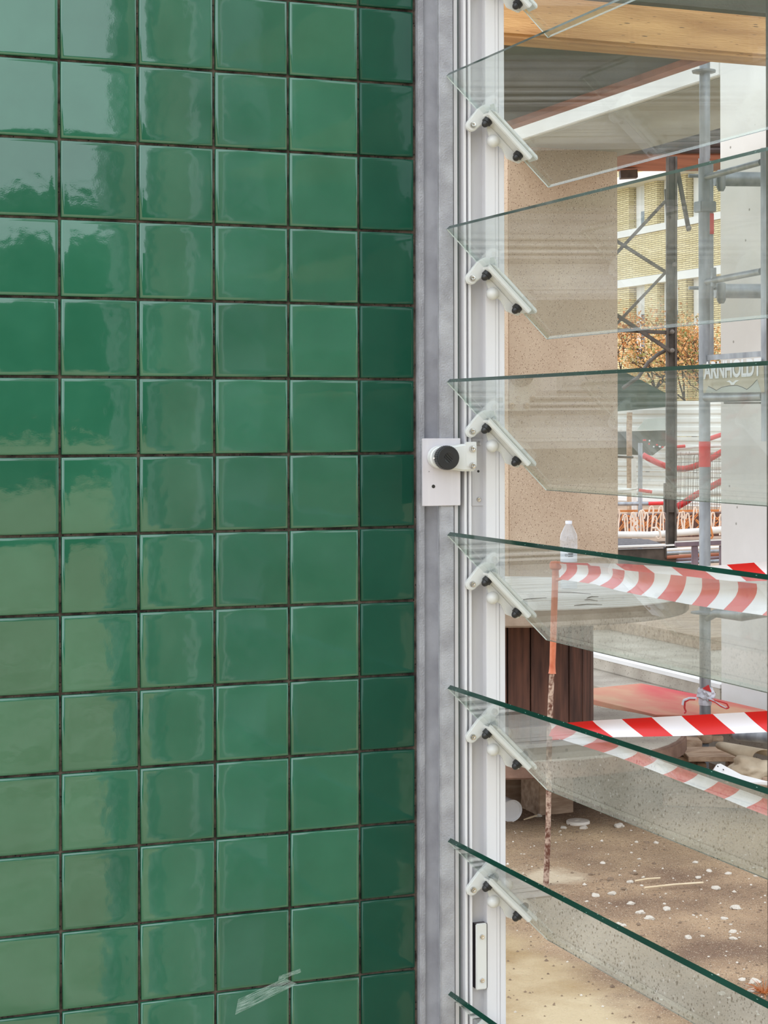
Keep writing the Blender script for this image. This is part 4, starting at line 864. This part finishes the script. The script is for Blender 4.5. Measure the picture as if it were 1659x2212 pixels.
# ================================================================== clutter behind the column
def pipe(pts, rpx, Z, name, mat, label, cat='pipe', parent=None, n=12, group=None):
    P3 = [wp(x, y, Z) for x, y in pts]; r = rpx/FPX*Z
    o = MB().tube(P3, r, n).build(name, M[mat], parent, smooth=True, org=None if parent else P3[0])
    if not parent: tag(o, label, cat, group)
    return o
pipe([(1300, 1156), (1402, 1157), (1500, 1150), (1600, 1143)], 7.5, 16, 'pale_pipe', 'whitepipe', 'thick pale pipe lying level across the rebar cage foot')
pipe([(1300, 1061), (1400, 1064), (1470, 1068), (1620, 1066)], 7, 19, 'pale_pipe', 'whitepipe', 'thick pale pipe lying level above the rebar cage')
for x_, y_, Z_, lb_ in ((1448, 1066, 19, 'hidden short prop under the upper pale pipe behind the dark column'),):
    a_ = wp(x_, y_, Z_); tag(MB().box((a_.x-.04, a_.y-.04, .34), (a_.x+.04, a_.y+.04, a_.z-.02)).build('pipe_prop', M['old_wood'], org=(a_.x, a_.y, .34)), 'short wooden prop under the upper pale pipe behind the dark column', 'prop')
gl = thing('guard_rail', 'pale double guard rail behind the scaffold tube', 'railing', wp(1522, 1160, 18.7))
pipe([(1440, 974), (1500, 967), (1620, 963)], 3.4, 18.7, 'rail', 'whitepipe', '', parent=gl)
pipe([(1440, 981), (1620, 976)], 3.8, 18.7, 'rail', 'whitepipe', '', parent=gl)
for x_ in (1446, 1524, 1590):
    a_ = wp(x_, 962, 18.76); MB().tube([(a_.x, a_.y, .33), a_], .022, 8).build('post', M['whitepipe'], gl, smooth=True)
gr = thing('tube_barrier', 'galvanised tube barrier with posts left of the dark column', 'barrier', wp(1382, 1170, 17))
pipe([(1300, 1090), (1400, 1089)], 4, 17, 'rail', 'pipe', '', parent=gr); pipe([(1400, 1089), (1437, 1088)], 4, 17, 'red_rail_end', 'red', '', parent=gr)
pipe([(1382, 1190), (1383, 958)], 4.8, 17, 'post', 'pipe', '', parent=gr); pipe([(1370, 1180), (1369, 992)], 5.5, 17.3, 'post', 'whitepipe', '', parent=gr)
pipe([(1300, 1062), (1355, 1060), (1378, 1056)], 2, 17, 'wire_tie', 'whitepipe', '', parent=gr)
pipe([(1300, 986), (1368, 989)], 2.5, 17, 'top_rail', 'brace', '', parent=gr)
pipe([(1380, 1060), (1408, 1064)], 3.5, 16.8, 'red_sleeve', 'red', '', parent=gr)
pipe([(1360, 892), (1359, 930), (1360, 1130)], 6, 22, 'wooden_post', 'old_wood', 'pale wooden post before the white hoarding', 'post')
hs = []
for i in range(26):
    t = i/25; x = 1388+t*190; hs.append((x, 984+math.sin(t*math.pi*1.08)*32*(1-.15*t)+(0 if t < .5 else -(t-.5)*22)))
pipe(hs, 6.5, 18.55, 'red_hose', 'red', 'thick red hose sagging in front of the hoarding', 'hose')
pipe([(1530, 950), (1560, 940), (1620, 930)], 5, 18.6, 'red_hose', 'red', 'short red hose rising behind the white wall edge', 'hose')
pipe([(1462, 1096), (1480, 1086), (1500, 1072), (1560, 1040), (1592, 1020)], 7, 18.5, 'red_hose', 'red', 'dark red hose slanting behind the scaffold tube', 'hose')
pipe([(1468, 1140), (1490, 1122), (1530, 1100)], 4.5, 18.58, 'red_hose', 'red', 'red hose slanting low among rebar hooks', 'hose')
pipe([(1455, 967), (1480, 965)], 3.4, 18.62, 'red_hose', 'red', 'short level red sleeve beside the dark column', 'hose')
# rebar mesh
rm = thing('rebar_mesh', 'wire rebar mesh hanging behind the scaffold tube', 'mesh', wp(1500, 1160, 18.4))
for i in range(26):
    x = 1462+i*3.9+random.uniform(-1, 1); mbx = MB().tube([wp(x, 975+random.uniform(0, 16), 18.4), wp(x-4+random.uniform(-3, 3), 1150, 18.4)], .0026, 4).build('wire', M['mesh_wire'], rm)
for i in range(10):
    y = 985+i*17+random.uniform(-3, 3); MB().tube([wp(1458, y, 18.4), wp(1570, y-3, 18.4)], .0026, 4).build('wire', M['mesh_wire'], rm)
# rebar cage with hooked tops
for (xa, xb, lb) in ((1338, 1436, 'rebar cage with pale hooked tops left of the dark column'), (1466, 1575, 'rebar cage with pale hooked tops right of the dark column')):
    rg = thing('rebar_cage', lb, 'rebar cage', wp((xa+xb)/2, 1170, 16.6)); x = xa
    while x < xb:
        yt = random.uniform(1093, 1118); l = random.uniform(-20, 20); w2 = random.choice((-1, 1))*random.uniform(5, 8)
        P3 = [wp(x+l*.3, 1158, 16.6), wp(x, yt+8, 16.6), wp(x+w2*.25, yt+1, 16.6), wp(x+w2*.6, yt, 16.6), wp(x+w2*.95, yt+3, 16.6), wp(x+w2*1.3, yt+13, 16.6)]
        MB().tube(P3, .0075, 6).build('hooked_bar', M['rebar_pale'], rg, smooth=True); x += random.uniform(3.5, 12)
    for i in range(int((xb-xa)/2.6)):
        x = random.uniform(xa, xb); y = random.uniform(1108, 1135); s = random.choice((-1, 1))
        MB().tube([wp(x, y, 16.9), wp(x+s*random.uniform(10, 26), y+random.uniform(14, 26), 16.9)], .0055, 5).build('cross_bar', M['rebar_rust'], rg)
    MB().bar(wp(xa, 1105, 17.2), wp(xb, 1104, 17.2), .02, .02).build('top_bar', M['rebar_rust'], rg)
tag(MB().box(tuple(wp(1330, 1162, 17.9)-Vector((.6, 0, 0))), tuple(wp(1580, 1110, 18.0)+Vector((.3, .1, 0)))).build('earth_bank', M['plank'], org=wp(1450, 1162, 17.9)), 'low bank of brown earth behind the rebar cages', 'earth')
hk = MB().tube([wp(1408, 1142, 15.7), wp(1418, 1141, 15.7), wp(1425, 1150, 15.7), wp(1427, 1163, 15.7), wp(1420, 1166, 15.7), wp(1417, 1160, 15.7)], .009, 7)
tag(hk.build('wire_hook', M['rebar_pale'], smooth=True, org=wp(1417, 1142, 15.7)), 'pale bent wire hook over the lower pale pipe', 'hook')
hk = MB().tube([wp(1532, 1134, 15.7), wp(1536, 1146, 15.7), wp(1539, 1160, 15.7), wp(1535, 1165, 15.7)], .009, 7)
tag(hk.build('wire_hook', M['rebar_rust'], smooth=True, org=wp(1536, 1142, 15.7)), 'rusty bent wire hook right of the scaffold tube', 'hook')
# mauve trestle and pipe pile
tr = thing('steel_trestle', 'mauve primed steel trestle between column and pale wall', 'trestle', wp(1500, 1215, 13.5))
MB().bar(wp(1458, 1177, 13.5), wp(1600, 1171, 13.5), .08, 10/FPX*13.5).build('top_rail', M['purple_steel'], tr, bevel=.003)
for x in (1500, 1560): MB().bar(wp(x, 1180, 13.5), wp(x, 1258, 13.5), 12/FPX*13.5, .06, up=(SN, CS, 0)).build('leg', M['purple_steel'], tr, bevel=.003)
MB().bar(wp(1458, 1172, 13.3), wp(1600, 1166, 13.3), .03, .006).build('pale_edge', M['whitepipe'], tr)
for i, (y0, y1, r, m, lb) in enumerate(((1189, 1182, 3.4, 'whitepipe', 'pale tube, topmost of the tubes under the mauve trestle'), (1196, 1190, 3.6, 'pipe', 'grey tube second from top under the mauve trestle'), (1205, 1196, 3.8, 'red_wood', 'brown tube in the middle of the tubes under the trestle'), (1212, 1203, 3.8, 'purple_steel', 'dark mauve tube under the trestle, fourth from top'), (1219, 1211, 4, 'pipe', 'grey tube lowest of the tubes under the trestle'))):
    pipe([(1440, y0), (1600, y1)], r, 14.2+.1*i, 'stacked_tube', m, lb, 'tube')

# ================================================================== hoarding, tarp, tree, building
hd = thing('white_hoarding', 'long white corrugated metal hoarding behind the rebar', 'fence', wp(1450, 1130, 26))
hz = CAMZ+(HY-868)/FPX*26
for i in range(4):
    z1 = hz-i*.5; z0 = z1-.485; a = wp(1250, 900, 27); b = wp(1640, 900, 25); 
    mbh = MB(); nn = 4
    for k in range(nn):
        za = z1-(z1-z0)*k/nn; zb = z1-(z1-z0)*(k+1)/nn
        prof = [(0, za), (0, za-.05), (.03, za-.075), (.03, zb+.02), (0, zb)]
        nrm = vw
        vs = []
        for d, z in prof: vs += [Vector((a.x, a.y, z))-nrm*d, Vector((b.x, b.y, z))-nrm*d]
        mbh.add(vs, [(2*j, 2*j+1, 2*j+3, 2*j+2) for j in range(4)])
    ob = mbh.build('hoarding_panel', M['white_panel'], hd); ob.modifiers.new('t', 'SOLIDIFY').thickness = .01
tag(MB().prism([wp(1300, 786, 25.6), wp(1340, 800, 25.6), wp(1385, 822, 25.6), wp(1430, 846, 25.6), wp(1445, 852, 25.6), wp(1445, 880, 25.6), wp(1330, 890, 25.6), wp(1300, 892, 25.6)], (.02, .3, 0)).build('tarpaulin', M['tarp'], org=wp(1380, 890, 25.6)), 'dark green tarpaulin draped over the hoarding top', 'tarpaulin')
tag(MB().prism([wp(1300, 935, 25.4), wp(1440, 931, 25.4), wp(1440, 962, 25.4), wp(1410, 985, 25.4), wp(1300, 982, 25.4)], (.02, .2, 0)).build('dark_sheet', M['mesh_sheet'], org=wp(1380, 985, 25.4)), 'dark grey sheet hanging low on the hoarding', 'sheet')
tag(MB().prism([wp(1377, 930, 25.3), wp(1395, 906, 25.3), wp(1440, 904, 25.3), wp(1440, 930, 25.3)], (.02, .05, 0)).build('grey_sheet', M['grey_sheet'], org=wp(1400, 930, 25.3)), 'pale grey sheet above the dark hanging sheet', 'sheet')
for i, (x, y, w_, m) in enumerate(((1392, 952, 7, 'red'), (1402, 960, 3, 'red'), (1403, 953, 3, 'label'), (1412, 966, 3, 'label'), (1419, 962, 4, 'red'), (1425, 966, 4, 'label'), (1431, 967, 4, 'red'))):  # dots of reflected light, modelled as small red and white bars
    c = wp(x, y, 25.15); tag(MB().bar(c-rt*w_/2/FPX*25, c+rt*w_/2/FPX*25, .01, .018).build('glint', M[m], org=c), ('small red clip' if m == 'red' else 'small white clip')+' on the dark hanging sheet', 'glint', 'glints on the dark sheet'+(' red' if m == 'red' else ' white'))

BX = 35.8
bd_ = thing('brick_building', 'yellow brick apartment building with white window bands beyond the scaffold', 'building', (BX, 62, 0))
def fx_(px, py, off=0): return at_x(px, py, BX-off)
def fy(px): return fx_(px, 900).y
yl, yr = fy(1290), fy(1600)
ztop = fx_(1420, 392).z
MB().box((BX+.34, yr, 0), (BX+8, yl, 12)).build('wall', M['brick'], bd_)
def zline(px, py): return fx_(px, py).z
zs1 = zline(1440, 497); zs1t = zline(1440, 489); zc = zline(1400, 396)
zb0, zb1 = zline(1440, 604), zline(1440, 592)
# spandrel between the bands
MB().box((BX, yr, zb1), (BX+.34, yl, zs1)).build('spandrel', M['brick'], bd_)
MB().box((BX-.08, yr, zs1), (BX+.34, yl, zs1t+.12)).build('sill_band', M['winframe'], bd_)
MB().box((BX-.08, yr, zb0-.1), (BX+.34, yl, zb1)).build('lintel_band', M['winframe'], bd_)
MB().box((BX-.5, yr, zc), (BX+.34, yl, zc+.35)).build('cornice', M['cream'], bd_)
MB().box((BX, yr, zc+.35), (BX+.34, yl, zc+.9)).build('parapet', M['brick'], bd_)
piers = [(1290, 1360), (1393, 1420), (1465, 1483), (1532, 1600)]
for (p0, p1) in piers:
    MB().box((BX, fy(p1), zs1), (BX+.34, fy(p0), zc)).build('pier', M['brick'], bd_)
    MB().box((BX, fy(p1), 0), (BX+.34, fy(p0), zb0)).build('pier', M['brick'], bd_)
for (p0, p1) in ((1362, 1393), (1422, 1465), (1485, 1532)):
    ya, yb_ = fy(p1), fy(p0); 
    for (z0, z1, zd) in ((zs1+.1, zc, zline(1400, 452)), (zb0-3.2, zb0-.1, zb0-1.2)):
        wn = MB().box((BX+.28, ya, z0), (BX+.345, yb_, z1)).build('window', M['winframe'], bd_)
        MB().box((BX+.26, ya+.12, z0+.1), (BX+.30, yb_-.4, zd)).build('pane', M['winglass'], wn)
        MB().box((BX+.255, ya+.12, zd), (BX+.30, yb_-.4, z1-.05)).build('shutter', M['shutter'], wn)
# autumn tree
def tree(cx, cy, Z, spread, leaves, label, seed, cnt=2600, lo=655, hi=872):
    rnd = random.Random(seed); base = wp(cx, 1150, Z); base.z = 0
    t = thing('autumn_tree', label, 'tree', base); br = MB(); lf = MB()
    tips = []
    def grow(p, d, l, r, k):
        q = p+d*l; br.tube([p, p.lerp(q, .5)+Vector((rnd.uniform(-.05, .05),)*3)*l, q], [r, r*.85, r*.65], 5)
        if k == 0: tips.append(q); return
        tips.append(q)
        for _ in range(3):
            nd = (d+Vector((rnd.gauss(0, .55), rnd.gauss(0, .55), rnd.gauss(.05, .4)))).normalized(); grow(q, nd, l*.68, r*.6, k-1)
    hgt = CAMZ+(HY-lo)/FPX*Z
    grow(base, Vector((0, 0, 1)), hgt*.34, .05*spread, 5)
    br.build('branches', M['bark'], t)
    for i in range(cnt):
        c = rnd.choice(tips)+Vector((rnd.gauss(0, .18), rnd.gauss(0, .18), rnd.gauss(0, .18)))*spread; s = rnd.uniform(.018, .042)
        a = Vector((rnd.gauss(0, 1), rnd.gauss(0, 1), rnd.gauss(0, 1))).normalized()*s; b = a.cross(Vector((rnd.gauss(0, 1), rnd.gauss(0, 1), rnd.gauss(0, 1)))).normalized()*s*.6
        lf.add([c-a, c+b, c+a, c-b], [(0, 1, 2, 3)], 0 if rnd.random() < .7 else 1)
    o = lf.build('foliage', leaves, t, keep=True); o['kind'] = 'stuff'
tree(1400, 0, 36, 1.0, [M['leaf_orange'], M['rebar_rust']], 'autumn tree with orange leaves left of the dark column', 3, 3000, 660)
tree(1500, 0, 33, 1.0, [M['leaf_orange'], M['leaf_green']], 'autumn tree with olive and orange leaves behind the scaffold', 5, 3800, 680)
tree(1560, 0, 38, 1.0, [M['leaf_orange'], M['leaf_green']], 'autumn tree with orange leaves near the pale wall edge', 9, 2600, 650)

# trees behind the photographer, mirrored in the tiles
wl_ = MB()
for i, (x, y, r, h) in enumerate(((3, -44, 5, 6.3), (9.5, -46, 4.5, 7.2), (15, -42, 4.6, 6.2), (-5, -45, 5, 7), (21, -40, 5, 6.8), (27, -36, 5, 6.5), (-14, -44, 6, 7))):
    bm = bmesh.new(); bmesh.ops.create_icosphere(bm, subdivisions=4, radius=1); bm.verts.ensure_lookup_table()
    vs = []
    for v in bm.verts:
        f = 1+.35*noise.noise(v.co*2+Vector((i*3.1, 0, 0)))+.2*noise.noise(v.co*6); vs.append((x+v.co.x*r*f, y+v.co.y*r*f, h*.5+v.co.z*h*.5*f))
    wl_.add(vs, [tuple(q.index for q in f.verts) for f in bm.faces]); bm.free()
tag(wl_.build('woodland', M['dark_leaves'], keep=True), 'dark wood far behind the viewpoint, mirrored in the tiles', 'trees', kind='stuff')
